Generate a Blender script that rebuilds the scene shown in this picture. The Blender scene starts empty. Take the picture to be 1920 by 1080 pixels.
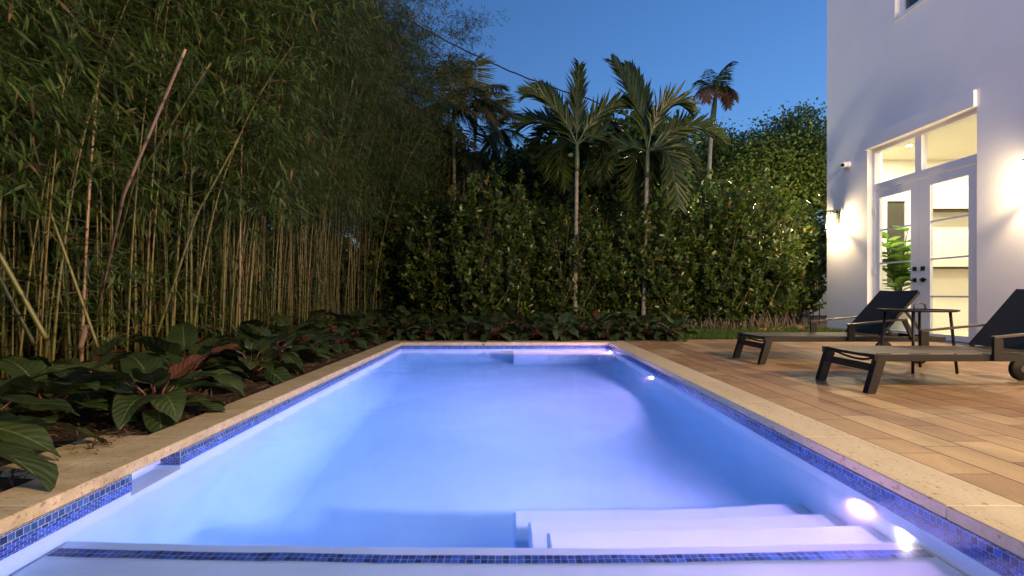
import bpy, math, random
import numpy as np
from mathutils import Vector

# ------------------------------------------------------------------ camera, world, sun, exposure
S = bpy.context.scene
COL = S.collection
F = 920.0                       # focal length in photo pixels (photo is 1920 wide)
CH = 0.75                       # eye height above the deck
cam_d = bpy.data.cameras.new("camera")
cam = bpy.data.objects.new("camera", cam_d); COL.objects.link(cam)
cam.location = (0, 0, CH); cam.rotation_euler = (math.radians(90), 0, 0)
cam_d.sensor_width = 36; cam_d.lens = 36 * F / 1920
cam_d.shift_x = 4 / 1920; cam_d.shift_y = 12 / 1920
cam_d.clip_start = 0.02; cam_d.clip_end = 600
S.camera = cam
S.view_settings.view_transform = 'Standard'; S.view_settings.look = 'None'
S.view_settings.exposure = 0; S.view_settings.gamma = 1
S.cycles.use_denoising = True
S.cycles.max_bounces = 10; S.cycles.transmission_bounces = 8; S.cycles.transparent_max_bounces = 12
S.cycles.diffuse_bounces = 4; S.cycles.glossy_bounces = 3; S.cycles.volume_bounces = 0
S.cycles.sample_clamp_indirect = 4.0
S.cycles.sample_clamp_direct = 0

SUN_EL, SUN_AZ = math.radians(1.0), math.radians(232)     # just about setting behind the camera
W = bpy.data.worlds.new("World"); S.world = W; W.use_nodes = True
wn = W.node_tree.nodes; wl = W.node_tree.links
sky = wn.new("ShaderNodeTexSky"); sky.sky_type = 'NISHITA'; sky.sun_disc = False
sky.sun_elevation = SUN_EL; sky.sun_rotation = SUN_AZ; sky.altitude = 0; sky.air_density = 1.0
sky.dust_density = 0.3; sky.ozone_density = 4.0
tint = wn.new("ShaderNodeMix"); tint.data_type = 'RGBA'; tint.blend_type = 'MULTIPLY'
tint.inputs[0].default_value = 1.0; tint.inputs[7].default_value = (1.62, 1.30, 1.24, 1)
wl.new(sky.outputs[0], tint.inputs[6])
wl.new(tint.outputs[2], wn["Background"].inputs[0])
wn["Background"].inputs[1].default_value = 0.62
sd = bpy.data.lights.new("sun", 'SUN'); sd.energy = 0.72; sd.angle = math.radians(50); sd.color = (.40, .64, 1.0)
sun = bpy.data.objects.new("sun", sd); COL.objects.link(sun)
# light travels from the sun's place in the sky (rotation measured clockwise from +Y)
sdir = Vector((math.sin(SUN_AZ) * math.cos(SUN_EL), math.cos(SUN_AZ) * math.cos(SUN_EL), math.sin(math.radians(20))))
sun.rotation_euler = (-sdir).to_track_quat('-Z', 'Y').to_euler()

rng = np.random.default_rng(7)
R = random.Random(3)

def at(px, py, d):
    """photo pixel at depth d -> world point"""
    return Vector(((px - 956) / F * d, d, CH + (552 - py) / F * d))

# ------------------------------------------------------------------ object helpers
def link(o, parent=None):
    COL.objects.link(o)
    if parent is not None: o.parent = parent
    return o

def tag(o, label=None, cat=None, group=None, kind=None):
    if label: o["label"] = label
    if cat: o["category"] = cat
    if group: o["group"] = group
    if kind: o["kind"] = kind
    return o

def empty(name, loc=(0, 0, 0), rz=0.0):
    o = bpy.data.objects.new(name, None); o.empty_display_size = .1
    o.location = loc; o.rotation_euler = (0, 0, rz)
    return link(o)

def children(o): return [c for c in list(KIDS.get(o, []))]
KIDS = {}
def reg(o, parent):
    if parent is not None: KIDS.setdefault(parent, []).append(o)
    return o
def copy_tree(o, parent=None):
    c = o.copy(); COL.objects.link(c)
    if parent is not None: c.parent = parent; reg(c, parent)
    for ch in children(o): copy_tree(ch, c)
    return c

class MB:
    """collects shapes, builds ONE mesh object"""
    def __init__(s): s.v = []; s.f = []; s.uv = []; s.sm = []
    def face(s, pts, uv=None, smooth=False):
        n = len(s.v); s.v += [tuple(p) for p in pts]; s.f.append(list(range(n, n + len(pts))))
        s.uv += list(uv) if uv else [(0, 0)] * len(pts); s.sm.append(smooth)
        return s
    def box(s, x0, x1, y0, y1, z0, z1):
        P = lambda a, b, c: (a, b, c)
        s.face([P(x0,y0,z0),P(x0,y1,z0),P(x1,y1,z0),P(x1,y0,z0)]); s.face([P(x0,y0,z1),P(x1,y0,z1),P(x1,y1,z1),P(x0,y1,z1)])
        s.face([P(x0,y0,z0),P(x1,y0,z0),P(x1,y0,z1),P(x0,y0,z1)]); s.face([P(x0,y1,z0),P(x0,y1,z1),P(x1,y1,z1),P(x1,y1,z0)])
        s.face([P(x0,y0,z0),P(x0,y0,z1),P(x0,y1,z1),P(x0,y1,z0)]); s.face([P(x1,y0,z0),P(x1,y1,z0),P(x1,y1,z1),P(x1,y0,z1)])
        return s
    def bar(s, a, b, w, h, up=(0, 0, 1)):
        """rectangular bar from a to b, w wide (sideways), h high (along up)"""
        a, b = Vector(a), Vector(b); d = (b - a).normalized(); up = Vector(up)
        sx = d.cross(up)
        if sx.length < 1e-4: sx = d.cross(Vector((1, 0, 0)))
        sx.normalize(); u = sx.cross(d).normalized(); sx = sx * w / 2; u = u * h / 2
        A = [a - sx - u, a + sx - u, a + sx + u, a - sx + u]; B = [b - sx - u, b + sx - u, b + sx + u, b - sx + u]
        s.face(A); s.face(B[::-1])
        for i in range(4):
            j = (i + 1) % 4; s.face([A[j], A[i], B[i], B[j]])
        return s
    def tube(s, pts, rad, n=8, caps=True, vscale=1.0):
        pts = [Vector(p) for p in pts]; m = len(pts)
        if not hasattr(rad, '__len__'): rad = [rad] * m
        base = len(s.v); ref = None; L = 0
        for i, p in enumerate(pts):
            t = (pts[min(i + 1, m - 1)] - pts[max(i - 1, 0)]).normalized()
            if ref is None: ref = t.cross(Vector((0, 1, 0.01)) if abs(t.y) < .9 else Vector((1, 0, 0))).normalized()
            ref = (ref - t * ref.dot(t)).normalized(); bi = t.cross(ref)
            if i: L += (pts[i] - pts[i - 1]).length
            for k in range(n):
                a = 2 * math.pi * k / n
                q = p + (ref * math.cos(a) + bi * math.sin(a)) * rad[i]; s.v.append((q.x, q.y, q.z))
        # uv: v carries length
        Ls = [0]
        for i in range(1, m): Ls.append(Ls[-1] + (pts[i] - pts[i - 1]).length)
        for i in range(m - 1):
            for k in range(n):
                j = (k + 1) % n
                s.f.append([base + i*n + k, base + i*n + j, base + (i+1)*n + j, base + (i+1)*n + k])
                s.uv += [(k/n, Ls[i]*vscale), ((k+1)/n, Ls[i]*vscale), ((k+1)/n, Ls[i+1]*vscale), (k/n, Ls[i+1]*vscale)]
                s.sm.append(True)
        if caps:
            s.f.append([base + k for k in range(n)][::-1]); s.uv += [(0, 0)] * n; s.sm.append(False)
            s.f.append([base + (m-1)*n + k for k in range(n)]); s.uv += [(0, 0)] * n; s.sm.append(False)
        return s
    def lathe(s, c, prof, axis='Z', n=28):
        """prof: list of (r, h)"""
        c = Vector(c); base = len(s.v)
        for r, h in prof:
            for k in range(n):
                a = 2 * math.pi * k / n; u, v = r * math.cos(a), r * math.sin(a)
                p = {'Z': (u, v, h), 'Y': (u, h, v), 'X': (h, u, v)}[axis]
                s.v.append((c.x + p[0], c.y + p[1], c.z + p[2]))
        for i in range(len(prof) - 1):
            for k in range(n):
                j = (k + 1) % n
                s.f.append([base + i*n + k, base + i*n + j, base + (i+1)*n + j, base + (i+1)*n + k]); s.uv += [(0, 0)] * 4; s.sm.append(True)
        for i in (0, len(prof) - 1):
            if prof[i][0] > 1e-4:
                s.f.append([base + i*n + k for k in range(n)]); s.uv += [(0, 0)] * n; s.sm.append(False)
        return s
    def grid(s, fn, nu, nv, uvs=(1, 1)):
        base = len(s.v)
        for i in range(nu + 1):
            for j in range(nv + 1): s.v.append(tuple(fn(i / nu, j / nv)))
        for i in range(nu):
            for j in range(nv):
                a = base + i * (nv + 1) + j
                s.f.append([a, a + nv + 1, a + nv + 2, a + 1]); s.sm.append(True)
                s.uv += [(i/nu*uvs[0], j/nv*uvs[1]), ((i+1)/nu*uvs[0], j/nv*uvs[1]), ((i+1)/nu*uvs[0], (j+1)/nv*uvs[1]), (i/nu*uvs[0], (j+1)/nv*uvs[1])]
        return s
    def mesh(s, name):
        me = bpy.data.meshes.new(name); me.from_pydata(s.v, [], s.f)
        uv = me.uv_layers.new(name="uv"); uv.data.foreach_set("uv", np.array(s.uv, dtype=np.float32).ravel())
        me.polygons.foreach_set("use_smooth", s.sm); me.update()
        return me
    def build(s, name, mat, parent=None, bevel=0):
        me = s.mesh(name)
        if mat: me.materials.append(mat)
        o = link(bpy.data.objects.new(name, me), parent); reg(o, parent)
        if bevel:
            import bmesh
            bm = bmesh.new(); bm.from_mesh(me); bmesh.ops.remove_doubles(bm, verts=bm.verts, dist=1e-5)
            bmesh.ops.bevel(bm, geom=list(bm.edges), offset=bevel, segments=1, affect='EDGES', clamp_overlap=True)
            bm.to_mesh(me); bm.free()
        return o

def fast_mesh(name, verts, faces_sizes, loops, uvs=None, smooth=False):
    me = bpy.data.meshes.new(name)
    nv = len(verts); me.vertices.add(nv); me.vertices.foreach_set("co", verts.astype(np.float32).ravel())
    me.loops.add(len(loops)); me.loops.foreach_set("vertex_index", loops.astype(np.int32))
    nf = len(faces_sizes); me.polygons.add(nf)
    st = np.concatenate([[0], np.cumsum(faces_sizes)[:-1]]).astype(np.int32)
    me.polygons.foreach_set("loop_start", st); me.polygons.foreach_set("loop_total", faces_sizes.astype(np.int32))
    if smooth: me.polygons.foreach_set("use_smooth", np.ones(nf, bool))
    if uvs is not None:
        l = me.uv_layers.new(name="uv"); l.data.foreach_set("uv", uvs.astype(np.float32).ravel())
    me.update(calc_edges=True); me.validate()
    return me

# leaf templates: (across, along, lift) with faces
T_BLADE = (np.array([(0,0,0),(.5,.3,.12),(0,1,-.18),(-.5,.3,.12),(0,.35,0)]), [[0,1,2,4],[0,4,2,3]])
T_OVAL = (np.array([(0,0,0),(.30,.25,.10),(.5,.62,.14),(.36,.9,.08),(0,1,-.02),(-.36,.9,.08),(-.5,.62,.14),(-.30,.25,.10),(0,.6,.0)]),
          [[0,1,2,8],[8,2,3,4],[8,4,5,6],[0,8,6,7]])
T_STRIP = (np.array([(0,0,0),(.5,.18,.3),(.42,.6,.1),(0,1,-1.2),(-.42,.6,.1),(-.5,.18,.3),(0,.5,0)]),
           [[0,1,2,6],[6,2,3],[6,3,4],[0,6,4,5]])

class Leaves:
    def __init__(s, tpl): s.t = tpl; s.P = []; s.D = []; s.N = []; s.L = []; s.Wd = []
    def add(s, P, D, N, L, Wd):
        P = np.atleast_2d(P); n = len(P)
        s.P.append(P); s.D.append(np.broadcast_to(np.atleast_2d(D), (n, 3))); s.N.append(np.broadcast_to(np.atleast_2d(N), (n, 3)))
        s.L.append(np.broadcast_to(L, (n,))); s.Wd.append(np.broadcast_to(Wd, (n,)))
    def count(s): return sum(len(p) for p in s.P)
    def mesh(s, name):
        P = np.concatenate(s.P); D = np.concatenate(s.D); N = np.concatenate(s.N); L = np.concatenate(s.L); Wd = np.concatenate(s.Wd)
        D = D / (np.linalg.norm(D, axis=1, keepdims=True) + 1e-9)
        X = np.cross(D, N); X /= (np.linalg.norm(X, axis=1, keepdims=True) + 1e-9); N = np.cross(X, D)
        tv, tf = s.t; k = len(tv); n = len(P)
        V = (P[:, None] + X[:, None] * (tv[:, 0][None, :, None] * Wd[:, None, None]) + D[:, None] * (tv[:, 1][None, :, None] * L[:, None, None])
             + N[:, None] * (tv[:, 2][None, :, None] * Wd[:, None, None])).reshape(-1, 3)
        sizes = np.tile(np.array([len(f) for f in tf]), n); lp = np.array(sum(tf, []))
        loops = (np.arange(n)[:, None] * k + lp[None]).ravel()
        uv = np.tile(tv[lp][:, :2] + [.5, 0], (n, 1))
        return fast_mesh(name, V, sizes, loops, uv)
    def build(s, name, mat, parent=None):
        me = s.mesh(name); me.materials.append(mat)
        o = link(bpy.data.objects.new(name, me), parent); reg(o, parent)
        return o

# ------------------------------------------------------------------ materials
def M(name):
    m = bpy.data.materials.new(name); m.use_nodes = True
    nt = m.node_tree; return m, nt, nt.nodes, nt.links, nt.nodes["Principled BSDF"]
def rgb(c): return (c[0], c[1], c[2], 1)
def ramp(n, stops):
    r = n.new("ShaderNodeValToRGB"); e = r.color_ramp.elements
    while len(e) < len(stops): e.new(.5)
    for x, (p, c) in zip(e, stops): x.position = p; x.color = rgb(c)
    return r
def noise(n, l, scale, detail=4, src=None, rough=.55, dist=0):
    t = n.new("ShaderNodeTexNoise"); t.inputs["Scale"].default_value = scale; t.inputs["Detail"].default_value = detail
    t.inputs["Roughness"].default_value = rough; t.inputs["Distortion"].default_value = dist
    if src is not None: l.new(src, t.inputs["Vector"])
    return t
def objco(n): return n.new("ShaderNodeTexCoord").outputs["Object"]
def bump(n, l, h, strength, dist, b):
    k = n.new("ShaderNodeBump"); k.inputs["Strength"].default_value = strength; k.inputs["Distance"].default_value = dist
    l.new(h, k.inputs["Height"]); l.new(k.outputs[0], b.inputs["Normal"]); return k
def simple(name, c, rough=.5, metal=0, spec=.5, var=0, scale=20, bmp=0):
    m, nt, n, l, b = M(name)
    b.inputs["Base Color"].default_value = rgb(c); b.inputs["Roughness"].default_value = rough; b.inputs["Metallic"].default_value = metal
    b.inputs["Specular IOR Level"].default_value = spec
    if var or bmp:
        t = noise(n, l, scale, 5, objco(n))
        if var:
            r = ramp(n, [(.3, [x * (1 - var) for x in c]), (.7, [min(1, x * (1 + var)) for x in c])]); l.new(t.outputs[0], r.inputs[0]); l.new(r.outputs[0], b.inputs["Base Color"])
        if bmp: bump(n, l, t.outputs[0], bmp, .01, b)
    return m
def emit(name, c, s):
    m, nt, n, l, b = M(name); b.inputs["Base Color"].default_value = rgb(c)
    b.inputs["Emission Color"].default_value = rgb(c); b.inputs["Emission Strength"].default_value = s; return m
def leaf_mat(name, cols, rough=.4, trans=.35, spec=.4, yellow=None, patch=None):
    """cols: dark..light, chosen per leaf; some patchiness by place; translucent"""
    m, nt, n, l, b = M(name)
    g = n.new("ShaderNodeNewGeometry"); oi = n.new("ShaderNodeObjectInfo")
    r = ramp(n, [(i / (len(cols) - 1) * .96, c) for i, c in enumerate(cols)] + ([(.985, yellow)] if yellow else []))
    if yellow: r.color_ramp.interpolation = 'LINEAR'
    l.new(g.outputs["Random Per Island"], r.inputs[0])
    out = r.outputs[0]
    t = noise(n, l, 1.3, 3, objco(n)); rr = ramp(n, [(.3, (.6, .6, .6)), (.7, (1.25, 1.25, 1.15))]); l.new(t.outputs[0], rr.inputs[0])
    mx = n.new("ShaderNodeMix"); mx.data_type = 'RGBA'; mx.blend_type = 'MULTIPLY'; mx.inputs[0].default_value = 1
    l.new(out, mx.inputs[6]); l.new(rr.outputs[0], mx.inputs[7]); out = mx.outputs[2]
    l.new(out, b.inputs["Base Color"]); b.inputs["Roughness"].default_value = rough; b.inputs["Specular IOR Level"].default_value = spec
    tr = n.new("ShaderNodeBsdfTranslucent"); l.new(out, tr.inputs[0])
    ms = n.new("ShaderNodeMixShader"); ms.inputs[0].default_value = trans
    l.new(b.outputs[0], ms.inputs[1]); l.new(tr.outputs[0], ms.inputs[2]); l.new(ms.outputs[0], n["Material Output"].inputs[0])
    return m

def mat_cane(name, lo, hi, node_c):
    m, nt, n, l, b = M(name)
    uv = n.new("ShaderNodeTexCoord"); sep = n.new("ShaderNodeSeparateXYZ"); l.new(uv.outputs["UV"], sep.inputs[0])
    fr = n.new("ShaderNodeMath"); fr.operation = 'FRACT'; l.new(sep.outputs[1], fr.inputs[0])
    r = ramp(n, [(0, node_c), (.05, (.30, .26, .17)), (.10, (1, 1, 1)), (.9, (1, 1, 1)), (.97, (.6, .6, .5))]); l.new(fr.outputs[0], r.inputs[0])
    oi = n.new("ShaderNodeObjectInfo"); base = ramp(n, [(0, lo), (.55, hi), (1, [hi[0]*1.25, hi[1]*.85, hi[2]*.9])])
    fl = n.new("ShaderNodeMath"); fl.operation = 'FLOOR'; l.new(sep.outputs[1], fl.inputs[0])
    nz = noise(n, l, 3, 3, uv.outputs["Object"])
    ad = n.new("ShaderNodeMath"); ad.operation = 'MULTIPLY_ADD'; l.new(nz.outputs[0], ad.inputs[0]); ad.inputs[1].default_value = .5
    mm = n.new("ShaderNodeMath"); mm.operation = 'MULTIPLY_ADD'; mm.inputs[1].default_value = .75; mm.inputs[2].default_value = -.1; l.new(oi.outputs["Random"], mm.inputs[0])
    l.new(mm.outputs[0], ad.inputs[2]); l.new(ad.outputs[0], base.inputs[0])
    mx = n.new("ShaderNodeMix"); mx.data_type = 'RGBA'; mx.blend_type = 'MULTIPLY'; mx.inputs[0].default_value = 1
    l.new(base.outputs[0], mx.inputs[6]); l.new(r.outputs[0], mx.inputs[7])
    l.new(mx.outputs[2], b.inputs["Base Color"]); b.inputs["Roughness"].default_value = .42
    return m

def mat_stucco():
    m, nt, n, l, b = M("white_stucco")
    co = objco(n); t = noise(n, l, 38, 6, co); t2 = noise(n, l, 1.1, 6, co)
    r = ramp(n, [(.3, (.70, .70, .70)), (.7, (.755, .755, .755))]); l.new(t2.outputs[0], r.inputs[0]); l.new(r.outputs[0], b.inputs["Base Color"])
    b.inputs["Roughness"].default_value = .75; bump(n, l, t.outputs[0], .35, .004, b); return m

def mat_travertine(name, c1, c2, across=False):
    m, nt, n, l, b = M(name); co = objco(n)
    mp = n.new("ShaderNodeMapping"); mp.inputs["Scale"].default_value = (.45, 1, 1) if across else (1, .35, 1); l.new(co, mp.inputs[0])
    a = noise(n, l, 8 if across else 5, 6, mp.outputs[0], .6, .6); fine = noise(n, l, 90, 4, co)
    r = ramp(n, [(.3, c1), (.55, [(x+y)/2 for x, y in zip(c1, c2)]), (.75, c2)]); l.new(a.outputs[0], r.inputs[0])
    mp2 = n.new("ShaderNodeMapping"); mp2.inputs["Scale"].default_value = (.4, 1, 1) if across else (1.0, .45, 1); l.new(co, mp2.inputs[0])
    vo = noise(n, l, 55, 2, mp2.outputs[0], .5, .3); pit = ramp(n, [(.0, (.45, .38, .3)), (.31, (.60, .52, .42)), (.38, (1, 1, 1))]); l.new(vo.outputs[0], pit.inputs[0])
    fr = ramp(n, [(.3, (.85, .85, .84)), (.7, (1.08, 1.07, 1.05))]); l.new(fine.outputs[0], fr.inputs[0])
    m1 = n.new("ShaderNodeMix"); m1.data_type = 'RGBA'; m1.blend_type = 'MULTIPLY'; m1.inputs[0].default_value = 1
    m2 = n.new("ShaderNodeMix"); m2.data_type = 'RGBA'; m2.blend_type = 'MULTIPLY'; m2.inputs[0].default_value = 1
    l.new(r.outputs[0], m1.inputs[6]); l.new(pit.outputs[0], m1.inputs[7]); l.new(m1.outputs[2], m2.inputs[6]); l.new(fr.outputs[0], m2.inputs[7])
    l.new(m2.outputs[2], b.inputs["Base Color"]); b.inputs["Roughness"].default_value = .6; b.inputs["Specular IOR Level"].default_value = .35
    bump(n, l, pit.outputs[0], .4, .004, b); return m

def mat_pavers():
    """long concrete pavers laid in courses along Y: per-paver colour"""
    m, nt, n, l, b = M("deck_pavers"); co = objco(n)
    sep = n.new("ShaderNodeSeparateXYZ"); l.new(co, sep.inputs[0])
    def math_(op, a, bb=None, c=None):
        k = n.new("ShaderNodeMath"); k.operation = op
        for i, v in enumerate((a, bb, c)):
            if v is None: continue
            if isinstance(v, (int, float)): k.inputs[i].default_value = v
            else: l.new(v, k.inputs[i])
        return k.outputs[0]
    WX, LY = .2055, .62
    xs = math_('DIVIDE', math_('SUBTRACT', sep.outputs[0], 1.83), WX); row = math_('FLOOR', xs); fx = math_('FRACT', xs)
    wn1 = n.new("ShaderNodeTexWhiteNoise"); wn1.noise_dimensions = '1D'; l.new(row, wn1.inputs["W"])
    ys = math_('ADD', math_('DIVIDE', sep.outputs[1], LY), math_('MULTIPLY', wn1.outputs[0], 7.3)); cell = math_('FLOOR', ys); fy = math_('FRACT', ys)
    # jitter the split: each cell is cut once at a random place so lengths vary
    cb = n.new("ShaderNodeCombineXYZ"); l.new(row, cb.inputs[0]); l.new(cell, cb.inputs[1])
    w2 = n.new("ShaderNodeTexWhiteNoise"); w2.noise_dimensions = '3D'; l.new(cb.outputs[0], w2.inputs["Vector"])
    cut = math_('MULTIPLY_ADD', w2.outputs[0], .3, .35); side = math_('GREATER_THAN', fy, cut)
    usecut = math_('GREATER_THAN', wn1.outputs[0], .5)
    side = math_('MULTIPLY', side, usecut)
    cb2 = n.new("ShaderNodeCombineXYZ"); l.new(row, cb2.inputs[0]); l.new(cell, cb2.inputs[1]); l.new(math_('ADD', side, 3.1), cb2.inputs[2])
    w3 = n.new("ShaderNodeTexWhiteNoise"); w3.noise_dimensions = '3D'; l.new(cb2.outputs[0], w3.inputs["Vector"])
    col = ramp(n, [(0, (.225, .13, .07)), (.3, (.255, .155, .083)), (.6, (.285, .182, .098)), (.85, (.33, .225, .12)), (1, (.39, .285, .16))]); l.new(w3.outputs[0], col.inputs[0])
    mp = n.new("ShaderNodeMapping"); mp.inputs["Scale"].default_value = (1, .3, 1); l.new(co, mp.inputs[0])
    big = noise(n, l, 4.5, 5, mp.outputs[0], .6, .8); br = ramp(n, [(.3, (.72, .70, .68)), (.7, (1.25, 1.25, 1.22))]); l.new(big.outputs[0], br.inputs[0])
    fine = noise(n, l, 130, 3, co); fr = ramp(n, [(.3, (.85, .85, .85)), (.7, (1.1, 1.1, 1.1))]); l.new(fine.outputs[0], fr.inputs[0])
    def mul(a, c_):
        k = n.new("ShaderNodeMix"); k.data_type = 'RGBA'; k.blend_type = 'MULTIPLY'; k.inputs[0].default_value = 1; l.new(a, k.inputs[6]); l.new(c_, k.inputs[7]); return k.outputs[2]
    c = mul(mul(col.outputs[0], br.outputs[0]), fr.outputs[0])
    dx = math_('MULTIPLY', math_('MINIMUM', fx, math_('SUBTRACT', 1, fx)), WX)
    dy = math_('MULTIPLY', math_('MINIMUM', fy, math_('SUBTRACT', 1, fy)), LY)
    dc = math_('MULTIPLY_ADD', math_('ABSOLUTE', math_('SUBTRACT', fy, cut)), LY, math_('MULTIPLY', math_('SUBTRACT', 1, usecut), 5))
    dmin = math_('MINIMUM', dx, math_('MULTIPLY', math_('MINIMUM', dy, dc), 1.7))
    jr = n.new("ShaderNodeMapRange"); jr.inputs[1].default_value = .0022; jr.inputs[2].default_value = .0058; l.new(dmin, jr.inputs[0])
    jc = ramp(n, [(0, (.07, .055, .045)), (1, (1, 1, 1))]); l.new(jr.outputs[0], jc.inputs[0])
    l.new(mul(c, jc.outputs[0]), b.inputs["Base Color"]); b.inputs["Roughness"].default_value = .55; b.inputs["Specular IOR Level"].default_value = .4
    h = math_('ADD', jr.outputs[0], math_('MULTIPLY', fine.outputs[0], .25)); bump(n, l, h, .6, .004, b)
    return m

def mat_tile(name="waterline_tile", scale=1.0, offset=.5):
    m, nt, n, l, b = M(name); uv = n.new("ShaderNodeTexCoord").outputs["UV"]
    br = n.new("ShaderNodeTexBrick"); l.new(uv, br.inputs["Vector"]); br.offset = offset; br.squash = 1
    br.inputs["Scale"].default_value = 1; br.inputs["Brick Width"].default_value = .0265 * scale; br.inputs["Row Height"].default_value = .0265 * scale
    br.inputs["Mortar Size"].default_value = .0009; br.inputs["Mortar Smooth"].default_value = .1; br.inputs["Bias"].default_value = -.1
    br.inputs["Color1"].default_value = (.008, .022, .10, 1); br.inputs["Color2"].default_value = (.035, .10, .38, 1); br.inputs["Mortar"].default_value = (.38, .38, .46, 1)
    nz = noise(n, l, 25, 3, uv); r = ramp(n, [(.3, (.7, .7, .7)), (.7, (1.5, 1.5, 1.4))]); l.new(nz.outputs[0], r.inputs[0])
    k = n.new("ShaderNodeMix"); k.data_type = 'RGBA'; k.blend_type = 'MULTIPLY'; k.inputs[0].default_value = 1; l.new(br.outputs[0], k.inputs[6]); l.new(r.outputs[0], k.inputs[7])
    l.new(k.outputs[2], b.inputs["Base Color"]); b.inputs["Roughness"].default_value = .12; b.inputs["Specular IOR Level"].default_value = .7
    inv = n.new("ShaderNodeMath"); inv.operation = 'SUBTRACT'; inv.inputs[0].default_value = 1; l.new(br.outputs["Fac"], inv.inputs[1])
    bump(n, l, inv.outputs[0], .5, .002, b); return m

def mat_plaster():
    m, nt, n, l, b = M("pool_plaster"); co = objco(n)
    a = noise(n, l, 1.2, 5, co, .6, .5); r = ramp(n, [(.25, (.46, .58, .70)), (.75, (.62, .72, .82))]); l.new(a.outputs[0], r.inputs[0])
    l.new(r.outputs[0], b.inputs["Base Color"]); b.inputs["Roughness"].default_value = .8
    b.inputs["Specular IOR Level"].default_value = .2; return m

def mat_water():
    m, nt, n, l, b = M("pool_water"); out = n["Material Output"]; n.remove(b)
    g = n.new("ShaderNodeBsdfGlass"); g.inputs["IOR"].default_value = 1.33; g.inputs["Roughness"].default_value = .085; g.inputs[0].default_value = (1, 1, 1, 1)
    co = objco(n); a = noise(n, l, 1.6, 2, co, .5, .6); a2 = noise(n, l, 9, 2, co, .5, .5)
    mx = n.new("ShaderNodeMath"); mx.operation = 'MULTIPLY_ADD'; mx.inputs[1].default_value = .04; l.new(a2.outputs[0], mx.inputs[0]); l.new(a.outputs[0], mx.inputs[2])
    k = n.new("ShaderNodeBump"); k.inputs["Strength"].default_value = .17; k.inputs["Distance"].default_value = .05; l.new(mx.outputs[0], k.inputs["Height"]); l.new(k.outputs[0], g.inputs["Normal"])
    l.new(g.outputs[0], out.inputs[0])
    v = n.new("ShaderNodeVolumeAbsorption"); v.inputs[0].default_value = (.30, .80, .985, 1); v.inputs[1].default_value = .40
    l.new(v.outputs[0], out.inputs[1]); return m

def mat_glass_thin(name="window_glass", refl=.10):
    m, nt, n, l, b = M(name); out = n["Material Output"]; n.remove(b)
    t = n.new("ShaderNodeBsdfTransparent"); t.inputs[0].default_value = (.97, .98, .97, 1); g = n.new("ShaderNodeBsdfGlossy"); g.inputs["Roughness"].default_value = .02
    lw = n.new("ShaderNodeLayerWeight"); lw.inputs[0].default_value = .5; pw = n.new("ShaderNodeMath"); pw.operation = 'POWER'; l.new(lw.outputs["Facing"], pw.inputs[0]); pw.inputs[1].default_value = 4
    fr = n.new("ShaderNodeMath"); fr.operation = 'MULTIPLY_ADD'; l.new(pw.outputs[0], fr.inputs[0]); fr.inputs[1].default_value = .5; fr.inputs[2].default_value = .03
    s = n.new("ShaderNodeMixShader"); l.new(fr.outputs[0], s.inputs[0]); l.new(t.outputs[0], s.inputs[1]); l.new(g.outputs[0], s.inputs[2]); l.new(s.outputs[0], out.inputs[0]); return m

def mat_soil():
    m, nt, n, l, b = M("mulch_soil"); co = objco(n); a = noise(n, l, 30, 8, co, .7); r = ramp(n, [(.3, (.010, .006, .004)), (.6, (.045, .022, .014)), (.8, (.09, .045, .028))])
    l.new(a.outputs[0], r.inputs[0]); l.new(r.outputs[0], b.inputs["Base Color"]); b.inputs["Roughness"].default_value = .9; bump(n, l, a.outputs[0], 1, .03, b); return m

def mat_philo(name, c1, c2, vein, under=None):
    m, nt, n, l, b = M(name); tc = n.new("ShaderNodeTexCoord"); sep = n.new("ShaderNodeSeparateXYZ"); l.new(tc.outputs["UV"], sep.inputs[0])
    def mt(op, a, bb=None, c=None):
        k = n.new("ShaderNodeMath"); k.operation = op
        for i, v in enumerate((a, bb, c)):
            if v is None: continue
            if isinstance(v, (int, float)): k.inputs[i].default_value = v
            else: l.new(v, k.inputs[i])
        return k.outputs[0]
    u = mt('ABSOLUTE', mt('SUBTRACT', sep.outputs[0], .5)); v = sep.outputs[1]
    mid = mt('LESS_THAN', u, .022)
    ph = mt('FRACT', mt('MULTIPLY', mt('SUBTRACT', v, mt('MULTIPLY', u, .45)), 9)); side = mt('LESS_THAN', mt('ABSOLUTE', mt('SUBTRACT', ph, .5)), .035)
    vn = mt('MAXIMUM', mid, mt('MULTIPLY', side, .35))
    oi = n.new("ShaderNodeNewGeometry"); nz = noise(n, l, 7, 3, tc.outputs["Object"])
    mixf = mt('MULTIPLY_ADD', nz.outputs[0], .5, mt('MULTIPLY', oi.outputs["Random Per Island"], .5))
    r = ramp(n, [(.2, c1), (.8, c2)]); l.new(mixf, r.inputs[0])
    k = n.new("ShaderNodeMix"); k.data_type = 'RGBA'; l.new(vn, k.inputs[0]); l.new(r.outputs[0], k.inputs[6]); k.inputs[7].default_value = rgb(vein)
    l.new(k.outputs[2], b.inputs["Base Color"]); b.inputs["Roughness"].default_value = .33; b.inputs["Specular IOR Level"].default_value = .45
    hh = mt('SINE', mt('MULTIPLY', ph, 6.283)); bump(n, l, hh, .25, .006, b)
    tr = n.new("ShaderNodeBsdfTranslucent"); l.new(k.outputs[2], tr.inputs[0]); ms = n.new("ShaderNodeMixShader"); ms.inputs[0].default_value = .2
    l.new(b.outputs[0], ms.inputs[1]); l.new(tr.outputs[0], ms.inputs[2]); l.new(ms.outputs[0], n["Material Output"].inputs[0]); return m

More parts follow.
